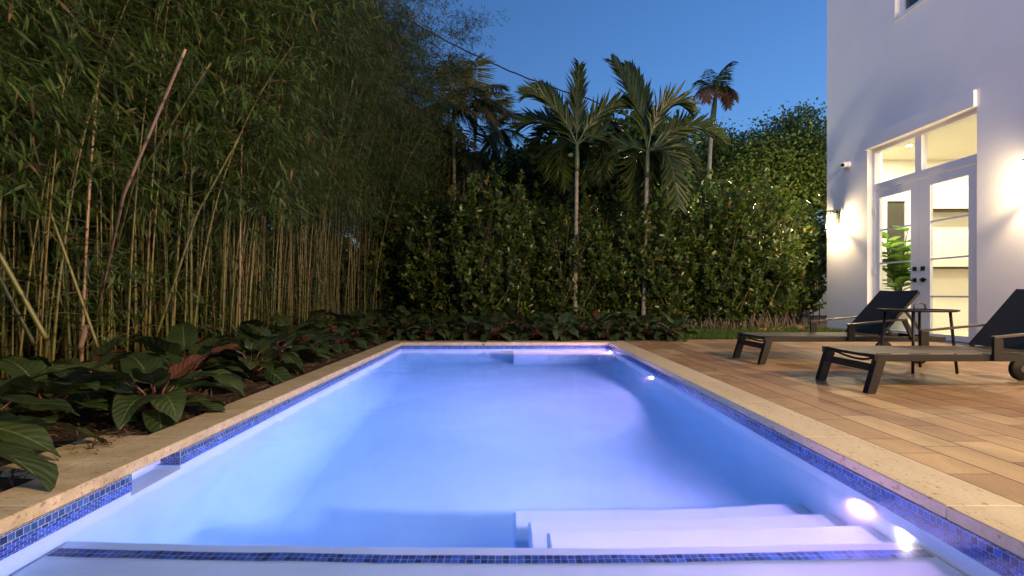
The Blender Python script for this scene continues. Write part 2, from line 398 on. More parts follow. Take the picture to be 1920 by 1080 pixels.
def mat_sling(name, c):
    m, nt, n, l, b = M(name); co = objco(n); w = n.new("ShaderNodeTexWave"); w.inputs["Scale"].default_value = 180; w.bands_direction = 'Y'; l.new(co, w.inputs[0])
    r = ramp(n, [(0, [x * .75 for x in c]), (1, [x * 1.2 for x in c])]); l.new(w.outputs[0], r.inputs[0]); l.new(r.outputs[0], b.inputs["Base Color"]); b.inputs["Roughness"].default_value = .6
    b.inputs["Specular IOR Level"].default_value = .3; return m

def mat_bark(name, c1, c2, ring=22):
    m, nt, n, l, b = M(name); tc = n.new("ShaderNodeTexCoord"); sep = n.new("ShaderNodeSeparateXYZ"); l.new(tc.outputs["UV"], sep.inputs[0])
    f = n.new("ShaderNodeMath"); f.operation = 'MULTIPLY'; f.inputs[1].default_value = ring; l.new(sep.outputs[1], f.inputs[0]); fr = n.new("ShaderNodeMath"); fr.operation = 'FRACT'; l.new(f.outputs[0], fr.inputs[0])
    rr = ramp(n, [(0, (.55, .5, .45)), (.12, (1, 1, 1)), (1, (1.05, 1.05, 1))]); l.new(fr.outputs[0], rr.inputs[0]); nz = noise(n, l, 9, 5, tc.outputs["Object"], .65)
    r = ramp(n, [(.3, c1), (.7, c2)]); l.new(nz.outputs[0], r.inputs[0]); k = n.new("ShaderNodeMix"); k.data_type = 'RGBA'; k.blend_type = 'MULTIPLY'; k.inputs[0].default_value = 1
    l.new(r.outputs[0], k.inputs[6]); l.new(rr.outputs[0], k.inputs[7]); l.new(k.outputs[2], b.inputs["Base Color"]); b.inputs["Roughness"].default_value = .8; return m

MT = dict(
    stucco=mat_stucco(), pavers=mat_pavers(), tile=mat_tile(), trimtile=mat_tile("shelf_edge_tile", 1.0, 0.0), plaster=mat_plaster(), water=mat_water(), glass=mat_glass_thin(), soil=mat_soil(),
    coping=mat_travertine("coping_stone", (.42, .355, .25), (.55, .48, .35)), coping_grey=mat_travertine("weathered_coping_stone", (.36, .29, .17), (.62, .52, .35), True),
    frame=simple("white_door_paint", (.70, .70, .72), .35), bronze=simple("dark_bronze", (.045, .04, .035), .35, .8), black=simple("charcoal_metal", (.013, .011, .010), .45, 0, .3, var=.1),
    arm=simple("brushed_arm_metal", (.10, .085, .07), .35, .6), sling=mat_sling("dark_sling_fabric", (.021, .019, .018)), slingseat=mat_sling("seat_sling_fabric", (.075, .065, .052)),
    rubber=simple("black_rubber", (.006, .006, .006), .6, 0, .2), cream=simple("cream_paint", (.78, .75, .67), .8, var=.03, scale=1), floorin=simple("interior_floor", (.62, .55, .44), .4, var=.1, scale=3),
    white=simple("white_plastic", (.75, .75, .75), .35), darkglass=simple("dark_lens", (.01, .01, .012), .08), hedge=leaf_mat("hedge_leaves", [(.026, .055, .010), (.045, .085, .014), (.08, .13, .022), (.12, .165, .03)], .32, .42, .5, yellow=(.30, .20, .04)),
    bamboo=leaf_mat("bamboo_leaves", [(.028, .064, .013), (.048, .096, .02), (.070, .125, .026), (.10, .15, .036)], .45, .4, .35, yellow=(.20, .13, .06)),
    bamboo_fine=leaf_mat("fine_bamboo_leaves", [(.032, .070, .022), (.052, .10, .032), (.074, .12, .04), (.10, .14, .05)], .5, .4, .3, yellow=(.2, .13, .07)),
    palm=leaf_mat("palm_fronds", [(.018, .036, .010), (.034, .058, .013), (.060, .085, .018)], .35, .3, .45), areca=leaf_mat("areca_fronds", [(.08, .11, .03), (.14, .15, .04), (.20, .17, .06)], .4, .3, .4),
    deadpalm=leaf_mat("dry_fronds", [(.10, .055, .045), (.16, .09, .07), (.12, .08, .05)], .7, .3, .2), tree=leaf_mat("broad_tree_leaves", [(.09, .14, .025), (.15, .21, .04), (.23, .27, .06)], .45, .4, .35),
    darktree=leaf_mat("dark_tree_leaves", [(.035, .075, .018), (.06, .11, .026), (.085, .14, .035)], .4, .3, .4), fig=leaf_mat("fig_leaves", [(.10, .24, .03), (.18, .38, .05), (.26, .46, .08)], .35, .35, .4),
    cane=mat_cane("green_cane", (.04, .07, .018), (.125, .12, .032), (.32, .30, .19)), dead=mat_cane("dry_cane", (.19, .12, .075), (.26, .175, .11), (.3, .24, .18)),
    twig=simple("pale_twigs", (.12, .105, .06), .7, var=.3), stem=simple("red_plant_stem", (.09, .025, .02), .4, var=.3), branch=simple("hedge_branches", (.14, .11, .075), .8, var=.3),
    philo=mat_philo("broad_glossy_leaf", (.018, .036, .012), (.055, .08, .025), (.11, .15, .06)), philored=mat_philo("young_red_leaf", (.075, .03, .015), (.13, .055, .028), (.2, .1, .06)),
    trunk=mat_bark("ringed_palm_bark", (.14, .125, .105), (.26, .235, .20), 9), crownshaft=simple("palm_crownshaft", (.045, .07, .02), .35, var=.25, scale=4), bark=mat_bark("tree_bark", (.05, .04, .03), (.11, .09, .07), 0.01),
    grass=leaf_mat("lawn_grass", [(.03, .07, .012), (.05, .11, .018), (.08, .14, .03)], .5, .3, .3), litter=leaf_mat("fallen_leaf", [(.18, .07, .03), (.28, .13, .05), (.35, .2, .08)], .7, .1, .2),
    chips=leaf_mat("mulch_chips", [(.03, .016, .01), (.07, .035, .02), (.12, .07, .04)], .85, 0, .2), wire=simple("black_cable", (.01, .01, .012), .6),
    lamp=emit("warm_bulb", (1, .80, .52), 26), lens=emit("pool_lamp_lens", (.80, .80, 1.0), 45), downlight=emit("ceiling_lamp", (1, .86, .6), 14), farlit=emit("lit_window", (1, .86, .62), 2.2),
    globe=emit("lamp_globe", (1, .85, .6), 12), farwall=simple("neighbour_wall", (.25, .25, .27), .8), ceiling=simple("ceiling_paint", (.8, .76, .65), .9), pot=simple("grey_pot", (.3, .3, .3), .6), roof=simple("flat_roof", (.3, .3, .3), .8), lampclear=mat_glass_thin("lantern_glass"),
)

# ------------------------------------------------------------------ ground, deck, coping, pool
PX0, PX1, PY0, PY1 = -1.69, 1.55, 0.35, 7.67      # inner faces of the pool
WATER = -0.09
def ring(mb, z, ox0, ox1, oy0, oy1, ix0, ix1, iy0, iy1):
    for x0, x1, y0, y1 in ((ox0, ox1, oy0, iy0), (ox0, ox1, iy1, oy1), (ox0, ix0, iy0, iy1), (ix1, ox1, iy0, iy1)):
        mb.face([(x0, y0, z), (x1, y0, z), (x1, y1, z), (x0, y1, z)])
g = MB(); ring(g, -.06, -150, 150, -150, 250, -1.9, 1.75, .1, 7.9); tag(g.build("ground", MT['soil']), kind="structure")
dk = MB(); dk.box(1.833, 6.697, -4, 8.2, -.055, -.002); tag(dk.build("pool_deck", MT['pavers']), kind="structure")
dk2 = MB(); dk2.box(-2.6, 1.829, -4, .04, -.055, -.002); tag(dk2.build("near_deck", MT['pavers']), kind="structure")

# planting beds: gently uneven sheets
def bedz(x, y): return -.012 + .018 * math.sin(x * 5.1 + y * 3.3) * math.cos(y * 4.7 - x * 2) + .012 * math.sin(y * 13 + x * 9)
bed = MB()
def bedgrid(x0, x1, y0, y1, edge=None):
    def fn(u, v):
        x = x0 + (x1 - x0) * u; y = y0 + (y1 - y0) * v
        e = min(1, abs(x - edge) / .25) if edge is not None else min(1, abs(y - y0) / .2)
        return (x, y, -.035 + e * (.03 + bedz(x, y)))
    bed.grid(fn, int((x1 - x0) * 8), int((y1 - y0) * 8))
bedgrid(-14, -1.935, -3, 8.0, -1.935); bedgrid(-14, 2.99, 8.0, 22)
bedgrid(2.99, 6.69, 10.35, 22)
tag(bed.build("planting_bed", MT['soil']), kind="structure")
gb = MB(); gb.box(2.99, 6.695, 8.203, 10.37, -.05, -.01); tag(gb.build("lawn_soil", MT['soil']), kind="structure")

# coping slabs
cp = empty("pool_coping", (0, 0, 0)); tag(cp, kind="structure")
def slab_run(name, x0, x1, y0, y1, axis, n, mat):
    for i in range(n):
        if axis == 'y':
            a = y0 + (y1 - y0) * i / n; b_ = y0 + (y1 - y0) * (i + 1) / n; mb = MB().box(x0, x1, a + .0006, b_ - .0006, -.05, 0)
        else:
            a = x0 + (x1 - x0) * i / n; b_ = x0 + (x1 - x0) * (i + 1) / n; mb = MB().box(a + .0006, b_ - .0006, y0, y1, -.05, 0)
        mb.build("coping_stone", mat, cp, bevel=.0035)
slab_run("r", PX1, 1.83, .05, PY1, 'y', 9, MT['coping'])
slab_run("l", -1.93, PX0, .05, PY1, 'y', 9, MT['coping_grey'])
slab_run("f", -1.93, 1.83, PY1 + .001, 7.96, 'x', 5, MT['coping_grey'])
slab_run("n", PX0 + .001, PX1 - .001, .05, PY0, 'x', 4, MT['coping'])
MB().box(-2.22, -1.932, 2.06, 2.62, -.05, -.002).build("coping_stone", MT['coping_grey'], cp, bevel=.003)

pool = empty("swimming_pool", (0, 4, 0)); pool.location = (0, 0, 0); tag(pool, kind="structure")
FL = -1.25; SH = -.36
b = MB()
def q(pts): b.face(pts)
SK0, SK1, SKZ = 2.19, 2.516, -.27
# floor and walls
q([(PX0, PY0, FL), (PX1, PY0, FL), (PX1, PY1, FL), (PX0, PY1, FL)])
q([(PX1, PY0, FL), (PX1, PY0, -.05), (PX1, PY1, -.05), (PX1, PY1, FL)])
q([(PX0, PY1, FL), (PX1, PY1, FL), (PX1, PY1, -.05), (PX0, PY1, -.05)])
q([(PX0, PY0, FL), (PX1, PY0, FL), (PX1, PY0, -.05), (PX0, PY0, -.05)])
q([(PX0, PY0, SKZ), (PX0, SK0, SKZ), (PX0, SK0, -.05), (PX0, PY0, -.05)])
q([(PX0, SK1, SKZ), (PX0, PY1, SKZ), (PX0, PY1, -.05), (PX0, SK1, -.05)])
q([(PX0, PY0, FL), (PX0, PY1, FL), (PX0, PY1, SKZ), (PX0, PY0, SKZ)])
# skimmer mouth
XS = PX0 - .13
q([(XS, SK0, SKZ), (PX0, SK0, SKZ), (PX0, SK1, SKZ), (XS, SK1, SKZ)]); q([(XS, SK0, SKZ), (XS, SK1, SKZ), (XS, SK1, -.051), (XS, SK0, -.051)])
q([(XS, SK0, SKZ), (PX0, SK0, SKZ), (PX0, SK0, -.05), (XS, SK0, -.05)]); q([(XS, SK1, SKZ), (PX0, SK1, SKZ), (PX0, SK1, -.05), (XS, SK1, -.05)])
CR = .38
def cove(fn): b.grid(fn, 1, 10)
def cv(v): a = v * math.pi / 2; return CR * (1 - math.cos(a)), FL + CR * (1 - math.sin(a))
cove(lambda u, v: (PX0 + cv(v)[0], (PY0 + cv(v)[0]) * (1 - u) + (PY1 - cv(v)[0]) * u, cv(v)[1]))
cove(lambda u, v: (PX1 - cv(v)[0], (PY0 + cv(v)[0]) * (1 - u) + (PY1 - cv(v)[0]) * u, cv(v)[1]))
cove(lambda u, v: ((PX0 + cv(v)[0]) * (1 - u) + (PX1 - cv(v)[0]) * u, PY1 - cv(v)[0], cv(v)[1]))
b.build("plaster_shell", MT['plaster'], pool)
MB().box(PX0 + .001, PX1 - .001, PY0 + .001, 1.88, FL + .001, SH).build("sun_shelf", MT['plaster'], pool, bevel=.015)
for sx, ya, yb, zt_ in ((.16, 1.881, 2.12, -.50), (.09, 2.121, 2.36, -.66), (.02, 2.361, 2.62, -.84)):
    MB().box(sx, PX1 - .001, ya, yb, FL + .001, zt_).build("entry_step", MT['plaster'], pool, bevel=.012)
MB().box(.05, PX1 - .001, 7.17, PY1 - .001, FL + .001, -.43).build("bench", MT['plaster'], pool, bevel=.012)
t = MB()
def tile(p0, p1, nrm, z0=-.205, z1=-.0505):
    """tile band between two xy points, 3 mm proud"""
    (xa, ya), (xb, yb) = p0, p1; nx, ny = nrm; o_ = .003; xa += nx*o_; xb += nx*o_; ya += ny*o_; yb += ny*o_
    L = math.hypot(xb - xa, yb - ya)
    t.face([(xa, ya, z0), (xb, yb, z0), (xb, yb, z1), (xa, ya, z1)], [(0, 0 + .0113), (L, .0113), (L, .0113 + z1 - z0), (0, .0113 + z1 - z0)])
    t.face([(xa - nx*o_, ya - ny*o_, z0), (xb - nx*o_, yb - ny*o_, z0), (xb, yb, z0), (xa, ya, z0)])
tile((PX0, PY0), (PX0, SK0), (1, 0)); tile((PX0, SK1), (PX0, PY1), (1, 0)); tile((XS, SK1), (PX0, SK1), (0, -1)); tile((PX1, PY0), (PX1, PY1), (-1, 0)); tile((PX0, PY1), (PX1, PY1), (0, -1)); tile((PX0, PY0), (PX1, PY0), (0, 1))
t.build("waterline_tile", MT['tile'], pool)
t = MB(); y0, y1 = 1.765, 1.818
t.face([(PX0 + .02, y0, SH + .003), (PX1 - .02, y0, SH + .003), (PX1 - .02, y1, SH + .003), (PX0 + .02, y1, SH + .003)], [(0, 0), (3.2, 0), (3.2, .053), (0, .053)])
t.build("shelf_edge_tile", MT['trimtile'], pool)
sk = MB(); sk.bar((XS + .03, SK0 + .01, -.115), (XS + .03, SK1 - .01, -.115), .012, .09); sk.box(XS + .02, XS + .05, SK0 + .01, SK1 - .01, -.0785, -.068)
sk.build("skimmer_weir", MT['white'], pool)
# return inlets
for (x, y) in ((PX0, 5.6), (PX0, 3.6)):
    MB().lathe((x, y, -.42), [(.035, 0), (.035, .012), (.02, .014)], 'X', 16).build("return_inlet", MT['white'], pool)
w = MB().box(PX0 - .16, PX1 + .06, PY0 - .06, PY1 + .06, FL - .1, WATER); tag(w.build("pool_water", MT['water']), kind="structure")

# underwater lamps on the far-right wall
def pool_light(y, z, power, label, spread=175, tilt=0):
    e = empty("pool_light", (PX1, y, z)); tag(e, label, "pool light", "underwater lamps along the deck side wall")
    MB().lathe((0, 0, 0), [(.062, -.001), (.062, -.02), (.048, -.026), (.045, -.02)], 'X', 24).build("housing", MT['white'], e)
    MB().lathe((0, 0, 0), [(.0, -.0215), (.044, -.0215)], 'X', 24).build("lens", MT['lens'], e)
    ld = bpy.data.lights.new("pool_lamp", 'AREA'); ld.shape = 'DISK'; ld.size = .088; ld.energy = power; ld.color = (.94, .43, .80); ld.spread = math.radians(spread)
    lo = bpy.data.objects.new("pool_lamp", ld); link(lo, e); lo.location = (-.032, 0, 0); lo.rotation_euler = (0, math.radians(90) + tilt, 0); reg(lo, e)
pool_light(2.12, -.31, 150, "bright underwater lamp above the entry steps nearest the camera", 172, tilt=0)
pool_light(5.25, -.36, 135, "small star bright underwater lamp halfway down the deck side wall", 158)
pool_light(7.42, -.345, 260, "underwater lamp above the bench in the far corner of the pool")

# ------------------------------------------------------------------ house
HX = 6.70
house = empty("white_house", (HX, 6, 0)); house.location = (0, 0, 0)
tag(house, "tall white stucco house with lit double glass doors beside the paver deck", "house")
DY0, DY1, DZT = 7.04, 9.20, 3.46
UY0, UY1, UZ0, UZ1 = 7.0, 8.54, 5.53, 6.9
wl_ = MB(); HY0, HY1, HT, HB = -5.0, 10.37, 8.6, 14.0
TH = .28
for y0, y1, z0, z1 in ((HY0, DY0, -.05, UZ0), (DY1, HY1, -.05, UZ0), (DY0, DY1, DZT, UZ0), (HY0, UY0, UZ0, UZ1), (UY1, HY1, UZ0, UZ1), (HY0, HY1, UZ1, HT)):
    wl_.box(HX, HX + TH, y0, y1, z0, z1)
wl_.box(HX + TH, HB, HY1 - .25, HY1, -.05, HT); wl_.box(HX + TH, HB, HY0, HY0 + .25, -.05, HT); wl_.box(HB, HB + .25, HY0, HY1, -.05, HT)
wl_.build("wall", MT['stucco'], house)
MB().box(HX - .05, HB + .3, HY0 - .05, HY1 + .05, HT, HT + .15).build("roof", MT['roof'], house)
MB().box(HX - .045, HX - .001, DY0, DY1 + .02, 3.45, 3.69).build("lintel_band", MT['stucco'], house, bevel=.004)
# interior shell (cream)
ins = MB(); ix0, ix1, iy0, iy1, iz = HX + TH + .002, 11.5, 5.6, 10.10, 3.52
ins.face([(ix1, iy0, 0), (ix1, iy1, 0), (ix1, iy1, iz), (ix1, iy0, iz)]); ins.face([(ix0, iy1, 0), (ix1, iy1, 0), (ix1, iy1, iz), (ix0, iy1, iz)]); ins.face([(ix0, iy0, 0), (ix1, iy0, 0), (ix1, iy0, iz), (ix0, iy0, iz)])
ins.face([(ix0, iy0, 0), (ix0, DY0 - .1, 0), (ix0, DY0 - .1, iz), (ix0, iy0, iz)]); ins.face([(ix0, DY1 + .1, 0), (ix0, iy1, 0), (ix0, iy1, iz), (ix0, DY1 + .1, iz)])
ins.build("interior_wall", MT['cream'], house)
MB().face([(ix0 - .2, iy0, iz), (ix1, iy0, iz), (ix1, iy1, iz), (ix0 - .2, iy1, iz)]).build("interior_ceiling", MT['ceiling'], house)
MB().face([(ix0 - .2, iy0, .02), (ix1, iy0, .02), (ix1, iy1, .02), (ix0 - .2, iy1, .02)]).build("interior_floor", MT['floorin'], house)
# ceiling beam and inner window on the far wall
iw = MB(); wx0, wx1, wz0, wz1 = 7.72, 8.10, .9, 2.66
for a in ((wx0 - .12, wx0, wz0 - .1, wz1 + .12), (wx1, wx1 + .12, wz0 - .1, wz1 + .12), (wx0, wx1, wz1, wz1 + .12), (wx0, wx1, wz0 - .1, wz0)):
    iw.box(a[0], a[1], iy1 - .06, iy1 - .001, a[2], a[3])
iwo = iw.build("inner_window", MT['frame'], house)
MB().box(wx0, wx1, iy1 - .02, iy1 - .002, wz0, wz1).build("pane", simple("night_pane", (.06, .06, .05), .2), iwo)
for z in (2.44, 1.27):
    sh = MB().box(8.45, 10.6, iy1 - .25, iy1 - .002, z, z + .035).build("floating_shelf", MT['bronze'])
    tag(sh, ("upper" if z > 2 else "lower") + " dark floating shelf on the cream wall seen through the glass door", "shelf", "dark shelves inside the room")

# door set in the opening
DX = HX + .10
dset = empty("door_set", (0, 0, 0)); dset.parent = house; reg(dset, house)
fr = MB(); FT = .05
fr.box(DX, DX + .10, DY1 - .055, DY1, .02, DZT); fr.box(DX, DX + .10, DY0, DY0 + .055, .02, DZT)          # jambs
fr.box(DX, DX + .10, DY0 + .055, DY1 - .055, 3.39, DZT); fr.box(DX - .004, DX + .10, DY0 + .055, DY1 - .055, 2.675, 2.80)
fr.box(DX, DX + .10, 8.11, 8.235, 2.80, 3.39); fr.box(DX - .012, DX + .12, DY0, DY1, -.02, .02)
fr.build("door_frame", MT['frame'], house)
MB().box(DX - .008, DX + .0, DY0 + .06, DY1 - .06, 2.735, 2.75).build("transom_bead", MT['frame'], house)
MB().box(DX + .04, DX + .045, DY0 + .055, 8.11, 2.80, 3.39).build("transom_pane", MT['glass'], house)
MB().box(DX + .04, DX + .045, 8.235, DY1 - .055, 2.80, 3.39).build("transom_pane", MT['glass'], house)
MB().box(DX - .02, HX + .0, DY1 - .001, DY1 + .0, 0, .001)
def leaf(y0, y1, gy0, gy1, hy, s):
    d = MB(); z0, z1, gz0, gz1 = .03, 2.662, .12, 2.53; x0, x1 = DX + .012, DX + .06
    d.box(x0, x1, y0, gy0, z0, z1); d.box(x0, x1, gy1, y1, z0, z1); d.box(x0, x1, gy0, gy1, z0, gz0); d.box(x0, x1, gy0, gy1, gz1, z1)
    o = d.build("door", MT['frame'], house)
    for z in (.715, 1.32, 1.93): MB().box(x0 + .008, x1 - .008, gy0, gy1, z - .013, z + .013).build("glazing_bar", MT['frame'], o)
    MB().box(x0 + .022, x0 + .027, gy0, gy1, gz0, gz1).build("pane", MT['glass'], o)
    h = MB(); h.box(x0 - .012, x0 - .0005, hy - .035, hy + .035, .955, 1.025); h.tube([(x0 - .012, hy, .99), (x0 - .055, hy, .99)], .011, 10); h.bar((x0 - .055, hy - s * .012, .99), (x0 - .055, hy + s * .13, .99), .012, .022)
    h.build("handle", MT['bronze'], o)
    MB().box(x0 - .018, x0 - .0005, hy - .034, hy + .034, 1.145, 1.213).lathe((x0 - .018, hy, 1.18), [(.02, 0), (.018, -.01)], 'X', 14).build("deadbolt", MT['bronze'], o)
leaf(8.178, 9.135, 8.34, 9.04, 8.25, 1); leaf(7.105, 8.168, 7.29, 7.955, 8.085, -1)
for z in (2.30, 1.18, .35): MB().box(DX - .02, DX - .001, DY1 - .10, DY1 - .02, z - .06, z + .06).build("hinge", MT['white'], house, bevel=.004)
# upper window
uw = MB(); ux = HX + .09
uw.box(ux, ux + .08, UY1 - .10, UY1, UZ0, UZ1); uw.box(ux, ux + .08, UY0, UY0 + .10, UZ0, UZ1); uw.box(ux, ux + .08, UY0 + .1, UY1 - .1, UZ0, UZ0 + .10); uw.box(ux, ux + .08, UY0 + .1, UY1 - .1, UZ1 - .10, UZ1)
uo = uw.build("window", MT['frame'], house); MB().box(ux + .03, ux + .035, UY0 + .1, UY1 - .1, UZ0 + .1, UZ1 - .1).build("pane", simple("dark_window_glass", (.03, .035, .03), .08, 0, .8), uo)
us = MB().box(HX - .03, ux, UY0 - .04, UY1 + .03, UZ0 - .05, UZ0 - .001).build("sill", MT['frame'], uo)
# room lights
def dl(x, y, P, lab):
    e = empty("ceiling_downlight", (x, y, iz)); tag(e, lab, "ceiling light", "recessed lights in the room")
    MB().lathe((0, 0, 0), [(.0, -.006), (.055, -.006)], 'Z', 20).build("lens", MT['downlight'], e)
    MB().lathe((0, 0, 0), [(.056, -.001), (.056, -.008), (.075, -.008), (.078, -.001)], 'Z', 20).build("trim_ring", MT['white'], e)
    ld = bpy.data.lights.new("downlight_lamp", 'AREA'); ld.shape = 'DISK'; ld.size = .11; ld.energy = P; ld.color = (1, .86, .60); lo = bpy.data.objects.new("downlight_lamp", ld); link(lo, e); lo.location = (0, 0, -.02); reg(lo, e)
dl(7.42, 9.12, 80, "small recessed ceiling light glowing behind the transom glass")
dl(9.2, 9.0, 80, "recessed ceiling light deeper in the lit room"); dl(8.4, 7.0, 80, "recessed ceiling light over the near half of the lit room")

# wall lanterns
def sconce(y, P, lab, grp="wall lanterns beside the doors"):
    e = empty("wall_lantern", (HX, y, 2.27)); tag(e, lab, "wall light", grp)
    MB().box(-.018, -.001, -.06, .06, -.13, .19).build("back_plate", MT['bronze'], e, bevel=.003)
    cx = -.135; h = .075; c = MB()
    for sx in (-1, 1):
        for sy in (-1, 1): c.box(cx + sx*h - .006, cx + sx*h + .006, sy*h - .006, sy*h + .006, -.19, .17)
    for sx in (-1, 1): c.box(cx + sx*h - .006, cx + sx*h + .006, -h + .006, h - .006, -.19, -.178)
    for sy in (-1, 1): c.box(cx - h + .006, cx + h - .006, sy*h - .006, sy*h + .006, -.19, -.178)
    c.build("lantern_frame", MT['bronze'], e)
    MB().box(cx - .10, -.0185, -.10, .10, .171, .185).bar((-.018, 0, .155), (cx + .07, 0, .155), .02, .02).build("top_cap", MT['bronze'], e)
    g = MB()
    for sx in (-1, 1): g.box(cx + sx*(h - .001) - .001, cx + sx*(h - .001) + .001, -h + .007, h - .007, -.177, .17)
    for sy in (-1, 1): g.box(cx - h + .007, cx + h - .007, sy*(h - .001) - .001, sy*(h - .001) + .001, -.177, .17)
    g.build("glass_panel", MT['lampclear'], e)
    MB().lathe((cx, 0, .02), [(.0, -.12), (.03, -.11), (.036, -.05), (.03, .03), (.016, .10)], 'Z', 14).build("bulb", MT['lamp'], e).visible_shadow = True
    ld = bpy.data.lights.new("lantern_lamp", 'POINT'); ld.energy = P; ld.color = (1, .72, .40); ld.shadow_soft_size = .018
    lo = bpy.data.objects.new("lantern_lamp", ld); link(lo, e); lo.location = (cx, 0, -.13); reg(lo, e)
sconce(10.0, 130, "lit glass wall lantern between the house corner and the far door jamb")
sconce(6.10, 150, "lit glass wall lantern on the near side of the double doors")
sconce(2.6, 480, "added glass wall lantern out of view, nearest the camera along the white wall")  # extra lantern added out of view to warm the near deck
sconce(-1.2, 300, "added glass wall lantern behind the camera along the white wall")  # also added out of view, for more warm light on the terrace

# added unseen floodlight, giving the warm light on deck, coping and bamboo
fe = empty("added_wall_floodlight", (HX, -3.0, 5.0)); tag(fe, "added floodlight, unseen on the white wall behind the camera, warming the yard", "floodlight")
MB().box(-.03, -.001, -.08, .08, -.08, .08).tube([(-.02, 0, 0), (-.2, 0, .02)], .02, 10).build("bracket", MT['bronze'], fe)
MB().lathe((-.30, 0, 0), [(.10, .06), (.16, .0), (.165, .0), (.11, .07)], 'Z', 24).build("shade", MT['bronze'], fe)
ld = bpy.data.lights.new("added_floodlight_lamp", 'SPOT'); ld.energy = 5200; ld.color = (1, .68, .36); ld.shadow_soft_size = .30; ld.spot_size = math.radians(118); ld.spot_blend = .5
lo = bpy.data.objects.new("added_floodlight_lamp", ld); link(lo, fe); lo.location = (-.42, 0, -.22); lo.rotation_euler = (Vector((-6.5, 9.5, -4.0))).to_track_quat('-Z', 'Y').to_euler(); reg(lo, fe)

# security camera
sc_ = empty("security_camera", (HX, 9.69, 3.32)); tag(sc_, "small white dome security camera high on the wall above the far lantern", "camera")
MB().lathe((0, 0, 0), [(.062, -.001), (.062, -.035), (.05, -.045)], 'X', 24).build("mount", MT['white'], sc_)
bd = MB(); ax = Vector((-.85, -.45, -.25)).normalized()
def ball(mb, c, r, n=14):
    mb.grid(lambda u, v: (c[0] + r*math.sin(math.pi*v)*math.cos(2*math.pi*u), c[1] + r*math.sin(math.pi*v)*math.sin(2*math.pi*u), c[2] + r*math.cos(math.pi*v)), n, n//2)
c0 = Vector((-.06, 0, 0)); bd.tube([c0, c0 + ax*.05, c0 + ax*.10, c0 + ax*.125], [.056, .058, .05, .045], 18); bd.build("camera_body", MT['white'], sc_)
le = MB(); ball(le, c0 + ax*.115, .037); le.build("camera_lens", MT['darkglass'], sc_)

